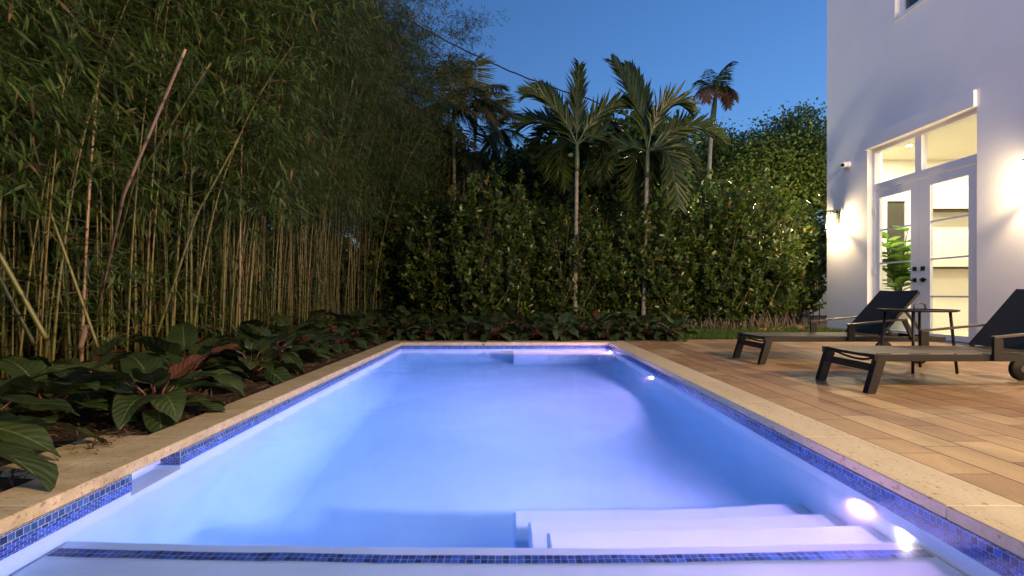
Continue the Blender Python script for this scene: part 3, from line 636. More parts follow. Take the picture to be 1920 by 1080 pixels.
# ------------------------------------------------------------------ loungers (long axis X, foot end towards the pool)
def make_lounger():
    r = empty("sun_lounger"); Wd = .63; y0, y1 = -Wd/2, Wd/2; zt = .295; rail = .052
    for s, y in ((-1, y0 + .02), (1, y1 - .02)):
        pass
    f = MB()
    for y in (y0 + .018, y1 - .018): f.box(.06, 2.0, y - .018, y + .018, zt - rail, zt)
    f.box(1.965, 2.0, y0 + .037, y1 - .037, zt - rail, zt - .004); f.box(.075, .11, y0 + .037, y1 - .037, zt - .03, zt - .006); f.box(1.27, 1.31, y0 + .037, y1 - .037, zt - .045, zt - .01)
    f.build("frame", MT['black'], r, bevel=.003)
    for y in (y0 + .03, y1 - .03):
        l = MB(); lw = .066
        a, c = Vector((0.03, y, -0)), Vector((.125, y, zt - .003))
        # parallelogram leg
        pts = [(0, 0), (lw, 0), (.158, zt - .003), (.085, zt - .003)]
        yy0, yy1 = y - .0215, y + .0215
        if y > 0: yy0, yy1 = yy0 - .0, yy1 + .0125
        else: yy0 -= .0125
        A = [(p[0], yy0, p[1]) for p in pts]; B = [(p[0], yy1, p[1]) for p in pts]
        l.face(A); l.face(B[::-1])
        for i in range(4): j = (i + 1) % 4; l.face([A[j], A[i], B[i], B[j]])
        l.build("leg", MT['black'], r, bevel=.002)
    MB().bar((.075, y0 + .05, .19), (.075, y1 - .05, .19), .03, .055).build("stretcher", MT['black'], r)
    cb = MB(); cb.tube([(.10 + .05 * math.sin(math.pi * k / 8), y0 + .04 + (Wd - .08) * k / 8, zt - .02 - .05 * math.sin(math.pi * k / 8)) for k in range(9)], .009, 8).build("sag_brace", MT['black'], r)
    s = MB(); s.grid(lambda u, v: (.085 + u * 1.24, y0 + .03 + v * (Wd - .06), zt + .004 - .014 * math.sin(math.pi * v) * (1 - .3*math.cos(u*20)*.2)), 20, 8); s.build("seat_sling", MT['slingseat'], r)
    hx, tx, tz = 1.33, 1.75, .775
    d = Vector((tx - hx, 0, tz - zt)).normalized(); nrm = Vector((-d.z, 0, d.x))
    bf = MB()
    for y in (y0 + .052, y1 - .052): bf.bar((hx, y, zt + .01), (tx, y, tz), .03, .028, nrm)
    bf.bar((tx - d.x*.012, y0 + .068, tz - d.z*.012), (tx - d.x*.012, y1 - .068, tz - d.z*.012), .024, .024); bf.build("back_frame", MT['black'], r)
    L = math.hypot(tx - hx, tz - zt)
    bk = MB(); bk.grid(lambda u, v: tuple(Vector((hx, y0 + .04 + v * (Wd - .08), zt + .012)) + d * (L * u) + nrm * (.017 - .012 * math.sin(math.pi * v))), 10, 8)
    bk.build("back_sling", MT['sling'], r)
    for y in (y0 + .075, y1 - .075): MB().bar((1.60, y, .60), (1.86, y, zt - .03), .016, .026).build("back_support", MT['black'], r)
    for s, y in ((-1, y0 - .012), (1, y1 + .012)):
        a = MB(); x = .94
        a.box(x, x + .07, y - .012, y + .012, .245, .418)
        o = a.build("arm_post", MT['black'], r, bevel=.002)
        a2 = MB(); a2.bar((x - .002, y, .425), (x + .62, y, .485), .038, .018); a2.build("armrest", MT['arm'], r, bevel=.003)
        a3 = MB(); a3.bar((x + .60, y, .478), (x + .70, y, .27), .022, .045, (1, 0, 0)); a3.build("arm_brace", MT['black'], r)
    for y in (y0 + .06, y1 - .06):
        w_ = MB(); w_.lathe((1.76, y, .10), [(.0, -.022), (.085, -.022), (.10, -.014), (.10, .014), (.085, .022), (0, .022)], 'Y', 32)
        wo = w_.build("wheel", MT['rubber'], r)
        fk = MB(); fk.bar((1.79, y + (.034 if y > 0 else -.034), zt - .045), (1.76, y + (.034 if y > 0 else -.034), .09), .012, .05, (1, 0, 0)); fk.build("fork", MT['black'], wo)
        MB().lathe((1.76, y, .10), [(.028, -.026), (.028, .026)], 'Y', 16).build("hub", MT['arm'], wo)
    return r
L1 = make_lounger(); L1.location = (2.70, 4.025, 0); tag(L1, "charcoal sling sun lounger nearest the pool steps, cut by the picture edge", "sun lounger", "sun loungers on the deck")
L2 = copy_tree(L1); L2.location = (2.665, 5.56, 0); tag(L2, "charcoal sling sun lounger behind the round side table, nearer the hedge")

tb = empty("side_table", (4.02, 4.85, 0)); tag(tb, "round charcoal tray side table standing between the two sun loungers", "table")
MB().lathe((0, 0, 0), [(0, .582), (.30, .582), (.318, .588), (.32, .604), (.312, .604), (.308, .594), (0, .594)], 'Z', 48).build("table_top", MT['black'], tb)
for sx, sy in ((-1, -1), (1, -1), (1, 1), (-1, 1)):
    MB().tube([(sx*.175, sy*.175, .585), (sx*.21, sy*.21, 0)], .0125, 10).build("leg", MT['black'], tb)
ft = MB()
ft.tube([(-.04, -.02, .59)] + [(-.04 + .055*(1 - math.cos(math.pi*k/8))*1.0, -.02, .635 + .035*math.sin(math.pi*k/8)) for k in range(9)] + [(.07, -.02, .59)], .008, 8); ft.build("carry_handle", MT['arm'], tb)

# ------------------------------------------------------------------ fig tree in the room
fg = empty("fig_plant", (7.42, 9.42, .02)); tag(fg, "bright green broad leaved fig plant standing inside behind the far glass door", "house plant")
MB().lathe((0, 0, 0), [(.15, 0), (.20, .38), (.21, .40), (.18, .40), (.17, .36), (0, .36)], 'Z', 24).build("plant_pot", MT['pot'], fg)
ft_ = MB(); fl = Leaves(T_OVAL)
for k in range(4):
    a = k * 1.7; top = Vector((.20 * math.cos(a), .22 * math.sin(a), 1.55 + .12 * k)); pts = [Vector((0, 0, .35)).lerp(top, u) + Vector((.05*math.sin(3*u+k), .05*math.cos(2*u+k), 0)) for u in [i/8 for i in range(9)]]
    ft_.tube(pts, [.014 - .001*i for i in range(9)], 7)
    for i in range(3, 9):
        for j in range(4):
            an = R.uniform(0, 6.28); dz = R.uniform(-.1, .8); dv = np.array([math.cos(an), math.sin(an), dz]); fl.add(np.array(pts[i]), dv, np.array([-.4*dv[0], -.4*dv[1], 1]), R.uniform(.24, .36), R.uniform(.18, .25))
ft_.build("stem", MT['bark'], fg); fl.build("foliage", MT['fig'], fg)

# ------------------------------------------------------------------ vegetation: bamboo
def rv(n, s=1.0): return rng.normal(0, s, (n, 3))
def make_bamboo(seed, ncane, height, fine, zlow):
    """clump at origin; canes (each a part), twigs, foliage"""
    rs = np.random.default_rng(seed); r = empty("bamboo_clump")
    LV = Leaves(T_BLADE); TW = MB()
    for c in range(ncane):
        a = rs.uniform(0, 6.28); rad = .55 * math.sqrt(rs.uniform(0, 1)); bx, by = rad*math.cos(a)*1.0, rad*math.sin(a)*1.25
        H = height * rs.uniform(.6, 1.0); lean = rs.uniform(.03, .20) * H; la = a + rs.normal(0, .6)
        n = 16; pts = []
        for i in range(n + 1):
            u = i / n; pts.append(Vector((bx + math.cos(la)*lean*(u*.35 + u**2.4), by + math.sin(la)*lean*(u*.35 + u**2.4), H*(u - .06*u**3*(lean/H)*6))))
        r0 = rs.uniform(.006, .0135) * (0.8 if fine else 1.0)
        cm = MB(); cm.tube(pts, [r0 * (1 - .75*(i/n)) for i in range(n + 1)], 7, vscale=1/rs.uniform(.22, .34))
        cm.build("cane", MT['dead'] if rs.uniform() < .05 else MT['cane'], r)
        # sprays of leaves on branchlets
        nb = int((46 if fine else 46) * H / 6)
        for k in range(nb):
            u = rs.uniform(0, 1) ** .8; z = zlow + (H - zlow) * u
            if z > H: continue
            low = rs.uniform() < .07
            if low: z = rs.uniform(.35, zlow)
            i = min(n - 1, int(z / H * n)); p = pts[i].lerp(pts[i+1], min(1, max(0, (z - pts[i].z) / max(.01, pts[i+1].z - pts[i].z))))
            an = rs.uniform(0, 6.28); Lb = rs.uniform(.35, .95) * (1.0 if z > zlow else .5)
            d = Vector((math.cos(an), math.sin(an), rs.uniform(-.1, .8))).normalized(); q = [p]; m = 6
            for j in range(m): d = (d + Vector((0, 0, -.13)) + Vector(rs.normal(0, .08, 3))).normalized(); q.append(q[-1] + d * (Lb / m))
            TW.tube(q, [.0028, .0026, .0022, .002, .0016, .0013, .001], 3, caps=False)
            nl = rs.integers(20, 34) if not fine else rs.integers(28, 42)
            if low: nl = nl // 2
            for j in range(nl):
                t_ = rs.uniform(.2, 1.0) * m; ii = min(m - 1, int(t_)); pp = q[ii].lerp(q[ii+1], t_ - ii)
                dd = (q[ii+1] - q[ii]).normalized(); sd_ = Vector(rs.normal(0, 1, 3)); dv = dd * .7 + sd_ * .55 + Vector((0, 0, -.35))
                off = Vector(rs.normal(0, .06, 3))
                LL = rs.uniform(.08, .14) if fine else rs.uniform(.10, .185)
                LV.P.append(np.array([pp + off])); LV.D.append(np.array([dv])); LV.N.append(np.array([[rs.normal(0, .5), rs.normal(0, .5), 1.0]])); LV.L.append(np.array([LL])); LV.Wd.append(np.array([LL * (.125 if fine else .135)]))
    TW.build("twigs", MT['twig'], r)["kind"] = "stuff"; LV.build("foliage", MT['bamboo_fine'] if fine else MT['bamboo'], r)
    return r
ORD = ["", "second ", "third ", "fourth ", "fifth ", "sixth ", "seventh ", "eighth ", "ninth ", "tenth ", "eleventh ", "twelfth ", "thirteenth ", "fourteenth ", "fifteenth ", "sixteenth ", "seventeenth ", "eighteenth ", "nineteenth ", "twentieth "]
BA = make_bamboo(11, 30, 5.2, False, 1.5); BB = make_bamboo(12, 34, 6.6, True, 2.05); BC = make_bamboo(13, 30, 5.8, False, 1.55); BD = make_bamboo(14, 34, 7.6, True, 2.15)
used = set()
def place(proto, x, y, rz, sc, label, group, z=0):
    o = proto if proto not in used else copy_tree(proto); used.add(proto)
    o.location = (x, y, z); o.rotation_euler = (0, 0, rz); o.scale = (sc, sc, sc); tag(o, label, o.get("category"), group); return o
for p_ in (BA, BB, BC, BD): p_["category"] = "bamboo"
front = [(BA, -3.75, 2.55, .2, .98), (BC, -3.85, 3.55, 1.4, 1), (BA, -3.75, 4.6, 2.9, 1.05), (BC, -3.7, 5.7, 4.1, 1.05), (BB, -3.75, 6.8, .5, 1), (BB, -3.7, 7.9, 2.2, 1.03), (BD, -3.6, 9.0, 3.7, .98), (BB, -3.5, 10.1, 5.2, 1.1), (BD, -3.35, 11.2, 1.1, 1.02), (BD, -3.3, 12.6, 2.4, 1.12), (BB, -2.95, 13.8, 3.9, .9)]
for i, (p_, x, y, rz, sc) in enumerate(front):
    place(p_, x, y, rz, sc, ORD[i] + ("dense bamboo clump from the camera in the row behind the leafy bed" if i else "leafy bamboo clump closest to the camera with thick leaning canes"), "bamboo clumps left of the pool")
back = [(BC, -5.2, 3.0, 3.3, 1.05), (BA, -5.3, 4.6, 5.1, 1.15), (BB, -5.2, 6.2, 2.6, 1.1), (BC, -5.0, 7.8, .3, 1.2), (BD, -5.0, 9.6, 5.5, 1.05), (BB, -4.9, 11.4, 4.4, 1.2)]
for i, (p_, x, y, rz, sc) in enumerate(back):
    place(p_, x, y, rz, sc, (ORD[i] if i else "first ") + "bamboo clump from the camera in the hidden back row", "bamboo clumps in the back row")
# (low hedge in the deep shade behind the bamboo is placed with the shrubs)
# single leaning canes that stand out
def lone_cane(pts, r0, r1, mat, label):
    n = 18; P = []
    for i in range(n + 1):
        u = i / n * (len(pts) - 1); k = min(len(pts) - 2, int(u)); P.append(Vector(pts[k]).lerp(Vector(pts[k+1]), u - k))
    o = MB().tube(P, [r0 + (r1 - r0) * i / n for i in range(n + 1)], 8, vscale=3.6).build("bamboo_cane", mat); tag(o, label, "bamboo cane", "leaning bamboo canes"); return o
lone_cane([at(170, 640, 4.6), at(232, 365, 3.1), at(348, 92, 2.75)], .011, .007, MT['dead'], "pale dry bamboo cane leaning across the green foliage and snapped at its top")
lone_cane([at(175, 630, 5.0), at(250, 345, 3.6), at(395, 118, 2.95)], .007, .005, MT['cane'], "green leaning cut bamboo cane beside the pale dry one")
lone_cane([at(290, 640, 4.6), at(370, 400, 4.6), at(448, 258, 4.6)], .012, .009, MT['cane'], "slim olive bamboo cane leaning with a frayed top over the plant bed")
lone_cane([at(90, 640, 2.9), at(-5, 470, 2.8), at(-60, 380, 2.8)], .013, .011, MT['cane'], "thick greenish bamboo cane leaning away past the frame edge")
lone_cane([at(66, 650, 3.0), at(-2, 520, 2.9), at(-40, 440, 2.9)], .011, .010, MT['cane'], "lower of the two thick canes leaning out past the frame edge")
lone_cane([at(185, 655, 3.2), at(120, 470, 3.1), at(95, 400, 3.1)], .009, .007, MT['cane'], "bent yellowish bamboo cane rising from the red leaved plant")
lone_cane([at(150, 655, 3.2), at(163, 608, 3.2)], .016, .015, MT['dead'], "short cut off bamboo stump behind the red leaved plant")

# ------------------------------------------------------------------ broad-leaf bed plants
def philo_leaf(mb, base, d, L, Wd, droop, roll=0.0, fold=.25):
    """arching leaf blade starting at base along d"""
    d = Vector(d).normalized(); side = d.cross(Vector((0, 0, 1))); 
    if side.length < .05: side = Vector((1, 0, 0))
    side.normalize(); up0 = side.cross(d).normalized(); side = (side * math.cos(roll) + up0 * math.sin(roll)).normalized()
    nu, nv = 8, 9; ctr = []; p = Vector(base); dd = d.copy()
    for j in range(nv + 1):
        ctr.append((p.copy(), dd.copy())); dd = (dd + Vector((0, 0, -droop / nv))).normalized(); p = p + dd * (L / nv)
    def wprof(v): return math.sin(math.pi * min(1, v ** .72)) ** .75 * (1 - .12 * v) if 0 < v < 1 else 0.02
    def fn(u, v):
        j = int(round(v * nv)); c, t_ = ctr[j]; up = side.cross(t_).normalized(); s_ = (u - .5) * 2
        w_ = wprof(v) * Wd / 2; wav = .012 * math.sin(v * 14 + s_ * 2) * abs(s_)
        return c + side * (s_ * w_) + up * (abs(s_) * w_ * fold + wav - .25 * w_ * s_ * s_ * fold)
    mb.grid(fn, nu, nv)
def make_philo(seed, nleaf, size, nred):
    rs = random.Random(seed); r = empty("leafy_plant"); r["category"] = "plant"; g_ = MB(); rd = None; reds = []; stm = MB()
    for k in range(nleaf + nred):
        red = k >= nleaf; an = k * 2.399 + rs.uniform(-.3, .3); inner = k / (nleaf + nred)
        el = (.45 + .35 * rs.random()) if red else (-.10 + 1.05 * inner + rs.uniform(-.15, .15))
        pl = size * rs.uniform(.18, .36) * (1.1 if red else 1); h0 = size * (.05 + .25 * inner)
        b0 = Vector((.01*math.cos(an), .01*math.sin(an), h0 * .5)); e_ = b0 + Vector((math.cos(an) * pl * math.cos(el*.9+.25), math.sin(an) * pl * math.cos(el*.9+.25), pl * math.sin(max(.35, el*.9+.25)) + h0*.5))
        mid = b0.lerp(e_, .5) + Vector((0, 0, .05 * size)); stm.tube([b0, mid, e_], [.008*size/.5, .007*size/.5, .005*size/.5], 6)
        L = size * rs.uniform(.66, .92) * (.72 if red else 1); d = Vector((math.cos(an) * math.cos(el), math.sin(an) * math.cos(el), math.sin(el)))
        if red: rd = MB(); reds.append(rd)
        philo_leaf(rd if red else g_, e_, d, L, L * rs.uniform(.46, .56) * (.85 if red else 1), rs.uniform(.6, 1.3) * (.5 if red else 1), rs.uniform(-.35, .35), rs.uniform(.15, .45))
    g_.build("foliage", MT['philo'], r); stm.build("stem", MT['stem'], r)
    for q_ in reds: q_.build("young_leaf", MT['philored'], r)["label"] = "copper red young leaf"
    return r
PH = [make_philo(21, 17, .50, 1), make_philo(22, 17, .48, 1), make_philo(23, 16, .46, 2), make_philo(24, 17, .48, 0)]
lspots = [(-3.0, 1.9, .1, 1.1, 0), (-2.6, 2.75, 2.1, .95, 3), (-2.2, 3.05, .6, 1.1, 2), (-2.95, 3.35, 3.0, 1.1, 0), (-2.55, 3.85, 4.0, 1.15, 1), (-2.35, 4.45, 1.3, .95, 0), (-3.0, 4.6, 5.1, 1.1, 2), (-2.45, 5.15, 2.3, 1.1, 1),
          (-3.05, 5.6, .8, 1.1, 0), (-2.4, 5.9, 3.9, 1.0, 2), (-2.85, 6.45, 1.9, 1.2, 3), (-2.35, 6.75, 5.5, .95, 0), (-2.9, 7.3, 2.8, 1.15, 2), (-2.4, 7.6, .4, 1.05, 1), (-3.3, 2.6, 4.4, 1.0, 3), (-2.75, 2.55, 5.9, .9, 1), (-3.4, 8.1, 1, 1.2, 0), (-2.7, 8.3, 3.3, 1.15, 1)]
looks = ["large dark leaves against the near bamboo", "low dark leaves just past the projecting coping slab", "upright red stems and copper young leaves by the coping", "one copper leaf standing before the leaning canes",
         "tall pointed green leaves under the near canes"]
for i, (x, y, rz, s_, k) in enumerate(lspots):
    lb = ("broad leaved bed plant with " + looks[i]) if i < len(looks) else "dark leafy bed plant, " + (ORD[i - 3]).strip() + " along the coping towards the far end"
    place(PH[k], x, y, rz, s_, lb, "leafy plants in the bed left of the pool", z=bedz(x, y) - .01)
# big leaves over the near coping
cpz = empty("leafy_plant", (-2.36, 1.98, 0)); tag(cpz, "broad leaved plant with one huge veined leaf hanging over the near coping edge", "plant", "leafy plants in the bed left of the pool")
gm = MB(); sm_ = MB()
for (b_, d_, L_, W_, dr_, ro) in (((.22, -.12, .20), (1, .02, .10), .47, .33, 1.15, .55), ((-.02, .15, .27), (1, .0, .22), .52, .24, .55, .2), ((.0, .1, .2), (1, .35, .0), .42, .20, .9, -.3), ((-.1, -.1, .3), (.3, -1, .3), .5, .25, 1, 0), ((-.1, .2, .3), (-.2, 1, .4), .5, .25, 1, 0), ((-.2, 0, .3), (-1, .3, .3), .5, .25, 1, 0), ((.1, .25, .15), (.8, .9, .05), .40, .2, 1, .1)):
    philo_leaf(gm, b_, d_, L_, W_, dr_, ro, .25); sm_.tube([(0, 0, 0), tuple(.5*x + (.03 if i == 2 else 0) for i, x in enumerate(b_)), b_], [.009, .008, .006], 6)
gm.build("foliage", MT['philo'], cpz); sm_.build("stem", MT['stem'], cpz)
fx = [-2.1, -1.75, -1.35, -1.0, -.65, -.25, .1, .45, .85, 1.2, 1.6, 1.95, 2.3, 2.65]
for i, x in enumerate(fx):
    place(PH[1 if i % 2 else 3], x, 8.28 + .14 * math.sin(i * 2.3), i * 1.9, .92 + .14 * math.sin(i * 1.7), "dark leafy plant, " + (ORD[i].strip() or "first") + " from the bamboo in the row behind the far coping", "leafy plants behind the far coping", z=-.01)
for i, x in enumerate([-2.6, -1.9, -1.2, -.5, .2, .9, 1.6, 2.3, 3.0]):
    place(PH[3 if i % 3 else 0], x, 8.95 + .15 * math.sin(i * 3.1), i * 2.7 + 1, 1.15 + .12 * math.sin(i * 2.2), "dark leafy plant, " + (ORD[i].strip() or "first") + " from the bamboo in the row touching the hedge", "leafy plants at the foot of the hedge", z=-.01)

# ------------------------------------------------------------------ hedge shrubs
def make_shrub(seed, w_, d_, h_, n, lsz=.112):
    rs = np.random.default_rng(seed); r = empty("hedge_shrub"); r["category"] = "shrub"; br = MB(); LV = Leaves(T_OVAL)
    for k in range(n):
        x0, y0 = rs.uniform(-w_*.35, w_*.35), rs.uniform(-d_*.3, d_*.3); x1 = rs.uniform(-w_*.58, w_*.58); y1 = rs.uniform(-d_*.62, d_*.5)
        H = h_ * (rs.uniform(.25, 1.0) ** .7) * (1 - .18 * abs(x1 / w_)); m = 9; P = []
        ph = rs.uniform(0, 6)
        for i in range(m + 1):
            u = i / m; P.append(Vector((x0 + (x1 - x0) * u**1.2 + .05*math.sin(4*u + ph), y0 + (y1 - y0) * u**.8 + .05*math.cos(5*u + ph), H * u)))
        if k % 3 == 0: br.tube(P, [.010 * (1 - .8 * i/m) + .0015 for i in range(m + 1)], 5, caps=False)
        ns = 3 + int(H * 4.5)
        for s_ in range(ns):
            u = rs.uniform(.15, 1); i = min(m - 1, int(u * m)); p = P[i].lerp(P[i+1], u*m - i); an = rs.uniform(0, 6.28)
            top = s_ < 1
            if top: p = P[-1]
            d = Vector((math.cos(an)*.7, math.sin(an)*.7 - .25, rs.uniform(.2, 1.0)))
            if top: d = Vector((rs.normal(0, .2), rs.normal(0, .2), 1))
            d.normalize(); Ls = rs.uniform(.12, .32); nl = int(Ls / .044) * 2
            if rs.uniform() < .35: br.tube([p, p + d*Ls*.5, p + d*Ls], .0022, 3, caps=False)
            for j in range(nl):
                t_ = (j // 2 + 1) / (nl / 2) * Ls; a2 = (j % 2) * math.pi + (j // 2) * 1.57 + rs.normal(0, .3)
                s1 = d.cross(Vector((.3, .2, 1))).normalized(); s2 = d.cross(s1); o_ = s1 * math.cos(a2) + s2 * math.sin(a2)
                dv = o_ * .9 + d * .65 + Vector(rs.normal(0, .2, 3)); nn = d * .9 - o_ * .4 + Vector(rs.normal(0, .25, 3)); LL = lsz * rs.uniform(.7, 1.15)
                LV.add(np.array([p + d*t_]), np.array([dv]), np.array([nn]), LL, LL * .56)
    br.build("branches", MT['branch'], r)["kind"] = "stuff"; LV.build("foliage", MT['hedge'], r); return r
SHR = [make_shrub(31, 1.5, 1.1, 2.75, 85), make_shrub(32, 1.4, 1.1, 2.5, 80), make_shrub(33, 1.5, 1.1, 3.0, 95)]
hs = [(SHR[0], -1.45, 10.3, .0, .90), (SHR[2], -.45, 10.0, .3, 1.02), (SHR[1], .45, 10.4, 3.3, .86), (SHR[0], 1.3, 10.15, 3.0, .88), (SHR[1], 2.1, 10.4, .4, .92), (SHR[0], 2.95, 10.2, 6.1, .93), (SHR[1], 3.9, 10.5, 2.9, 1.06), (SHR[2], 4.55, 10.4, .1, .90), (SHR[2], 5.25, 10.55, 3.2, 1.06), (SHR[1], 6.25, 11.5, .5, 1.12)]
for i, (p_, x, y, rz, s_) in enumerate(hs):
    lab = {0: "dim round leaved hedge shrub next to the last bamboo", 1: "tall pale tipped hedge shrub before the feathery palms", 8: "tallest lamp lit hedge shrub beside the house corner", 9: "dark hedge shrub tucked behind the house corner"}.get(i, "round leaved hedge shrub, " + ORD[i].strip() + " from the bamboo in the hedge row")
    place(p_, x, y, rz, s_, lab, "shrubs of the hedge behind the pool")
for i, (x, y) in enumerate([(-2.2, 11.2), (-.9, 11.5), (.4, 11.6), (1.7, 11.6), (3.0, 11.7), (4.3, 11.7), (5.6, 11.8), (7.0, 12.2)]):
    place(SHR[i % 3], x, y, i * 1.3, 1.12 + .12 * math.sin(i * 2.1), "darker hedge shrub, " + (ORD[i].strip() or "first") + " from the bamboo in the row hidden behind the hedge", "shrubs of the second hedge row")

for i in range(12):
    place(SHR[(i + 1) % 3], -6.0 + .0 * i, 1.2 + i * 1.28, 1.57 + i * 2.1, 1.0, "deep shade shrub, " + (ORD[i].strip() or "first") + " from the camera along the backing fence", "shrubs along the boundary fence")
for i in range(3):
    place(SHR[i % 3], -4.9 + i * 1.15, 15.4, i * 1.9, 1.1, "deep shade shrub, " + (ORD[i].strip() or "first") + " across the far end of the bamboo", "shrubs beyond the bamboo end")

# ------------------------------------------------------------------ palms
def frond(LV, RB, P0, P1, P2, n, ll, lw, sag=.25, vee=.55, ragged=.1, start=.12, rs=R, plane=None, fwd=0):
    P0, P1, P2 = Vector(P0), Vector(P1), Vector(P2); pts = []
    m = 14
    for i in range(m + 1):
        u = i / m; pts.append(P0*(1-u)**2 + P1*2*u*(1-u) + P2*u*u)
    RB.tube(pts, [.016 * (1 - .85*i/m) + .002 for i in range(m + 1)], 5, caps=False)
    for k in range(n):
        u = start + (1 - start) * (k + .5) / n; i = min(m - 1, int(u*m)); p = pts[i].lerp(pts[i+1], u*m - i); t_ = (pts[i+1] - pts[i]).normalized()
        side = t_.cross(plane if plane is not None else Vector((0, 0, 1)))
        if side.length < .25: side = t_.cross(Vector((.3, -1, .2)))
        side.normalize(); up = side.cross(t_).normalized(); prof = (math.sin(math.pi * (.12 + .80 * u)) ** .6)
        for s_ in (-1, 1):
            d = side * s_ * 1.0 + t_ * (.55 + fwd + .9 * u**2) + up * vee + Vector((0, 0, -sag)) + Vector((rs.gauss(0, ragged), rs.gauss(0, ragged), rs.gauss(0, ragged)))
            L = ll * prof * rs.uniform(.85, 1.08)
            LV.add(np.array([p]), np.array([d]), np.array([up - side * s_ * .5]), L, lw * rs.uniform(.8, 1.1))
def palm(name, base, crown, fronds, rt, label, group=None, n=34, ll=.42, lw=.04, mat='palm', shaft=True, sag=.25, vee=.5, curve=0, cat="palm tree", flat=False):
    r = empty(name, base); tag(r, label, cat, group); b0 = Vector(base); c = Vector(crown) - b0
    m = 14; pts = [Vector((c.x*u + curve*math.sin(math.pi*u), c.y*u, c.z*u)) for u in [i/m for i in range(m+1)]]
    tk = MB().tube(pts[:-2] if shaft else pts, [rt*(1.25 - .35*min(1, i/3) - .1*i/m) for i in range(m + 1)][:m - 1 if shaft else m + 1], 14); tk.build("trunk", MT['trunk'], r)
    if shaft:
        a, b_ = pts[-3], pts[-1]; MB().tube([a, a.lerp(b_, .25), a.lerp(b_, .6), b_, b_ + Vector((0, 0, .12))], [rt*.95, rt*1.25, rt*1.1, rt*.7, rt*.3], 14).build("crownshaft", MT['crownshaft'], r)
    top = pts[-1]
    for fr_ in fronds:
        tip, ctl = Vector(fr_[0]) - b0, Vector(fr_[1]) - b0; mt_ = fr_[2] if len(fr_) > 2 else mat
        LV = Leaves(T_STRIP); RB = MB(); frond(LV, RB, top, ctl, tip, n, ll, lw, sag, vee, plane=Vector((.25, -1, .35)) if flat else None, fwd=(1.5 if fr_[0][2] > crown[2] + .5 else .8 if fr_[0][2] > crown[2] - .4 else .35) if flat else 0, ragged=.13 if flat else .1)
        # rachis and leaflets in one frond mesh
        me = LV.mesh("frond"); me.materials.append(MT[mt_]); o = link(bpy.data.objects.new("frond", me), r); reg(o, r)
        rb = RB.build("midrib", MT['crownshaft'], o)
    return r
def F2(tx, ty, cx, cy, d, dd=0.0, mat=None):
    """frond by photo pixels: tip, control, at depth d (+dd at the tip)"""
    a = at(tx, ty, d + dd); b_ = at(cx, cy, d + dd * .4); return (a, b_) if mat is None else (a, b_, mat)
D1 = 9.9
palm("christmas_palm", (at(1078, 590, D1).x, D1, 0), at(1082, 272, D1), [F2(1085, 128, 1078, 200, D1, .2), F2(990, 180, 1040, 175, D1, -.3), F2(972, 240, 1030, 205, D1, .4), F2(1190, 195, 1120, 190, D1, .1), F2(1130, 325, 1140, 215, D1, .5), F2(1030, 325, 1020, 225, D1, .7), F2(1160, 250, 1125, 190, D1, .9), F2(1010, 160, 1050, 190, D1, .7), F2(1060, 350, 1035, 250, D1, .9), F2(1100, 345, 1110, 240, D1, .8), F2(1000, 285, 1030, 205, D1, .8)],
     .046, "slender palm with one upright frond standing in the hedge behind the pool centre", "slender palms in front of the hedge", n=30, ll=.60, lw=.062, sag=.0, vee=.30, flat=True)
D2 = 9.9
palm("christmas_palm", (at(1206, 590, D2).x, D2, 0), at(1214, 285, D2), [F2(1150, 118, 1200, 185, D2, .1), F2(1175, 125, 1215, 180, D2, .4), F2(1290, 205, 1232, 165, D2, -.2), F2(1360, 270, 1290, 200, D2, .2), F2(1120, 330, 1150, 250, D2, .5), F2(1270, 385, 1262, 250, D2, -.5), F2(1190, 390, 1180, 270, D2, .6), F2(1250, 395, 1255, 260, D2, .5), F2(1310, 330, 1275, 235, D2, .8), F2(1215, 380, 1225, 255, D2, .5)],
     .048, "slender palm with drooping skirt of fronds nearer the house", "slender palms in front of the hedge", n=32, ll=.60, lw=.062, sag=.02, vee=.30, flat=True)
D3 = 16.5
palm("tall_palm", (at(1372, 552, D3).x, D3, 0), at(1342, 175, D3), [F2(1372, 116, 1345, 130, D3, .3), F2(1300, 195, 1310, 145, D3, 0, 'deadpalm'), F2(1365, 200, 1368, 150, D3, .4, 'deadpalm'), F2(1330, 130, 1335, 150, D3, .8), F2(1358, 135, 1350, 150, D3, -.9), F2(1325, 190, 1322, 150, D3, -.8, 'deadpalm'), F2(1377, 185, 1372, 145, D3, -.5, 'deadpalm'), F2(1312, 150, 1322, 150, D3, .9)],
     .075, "tall distant palm with dry reddish hanging fronds above the trees", None, n=30, ll=.50, lw=.05, sag=.8, vee=.1, curve=-.45)
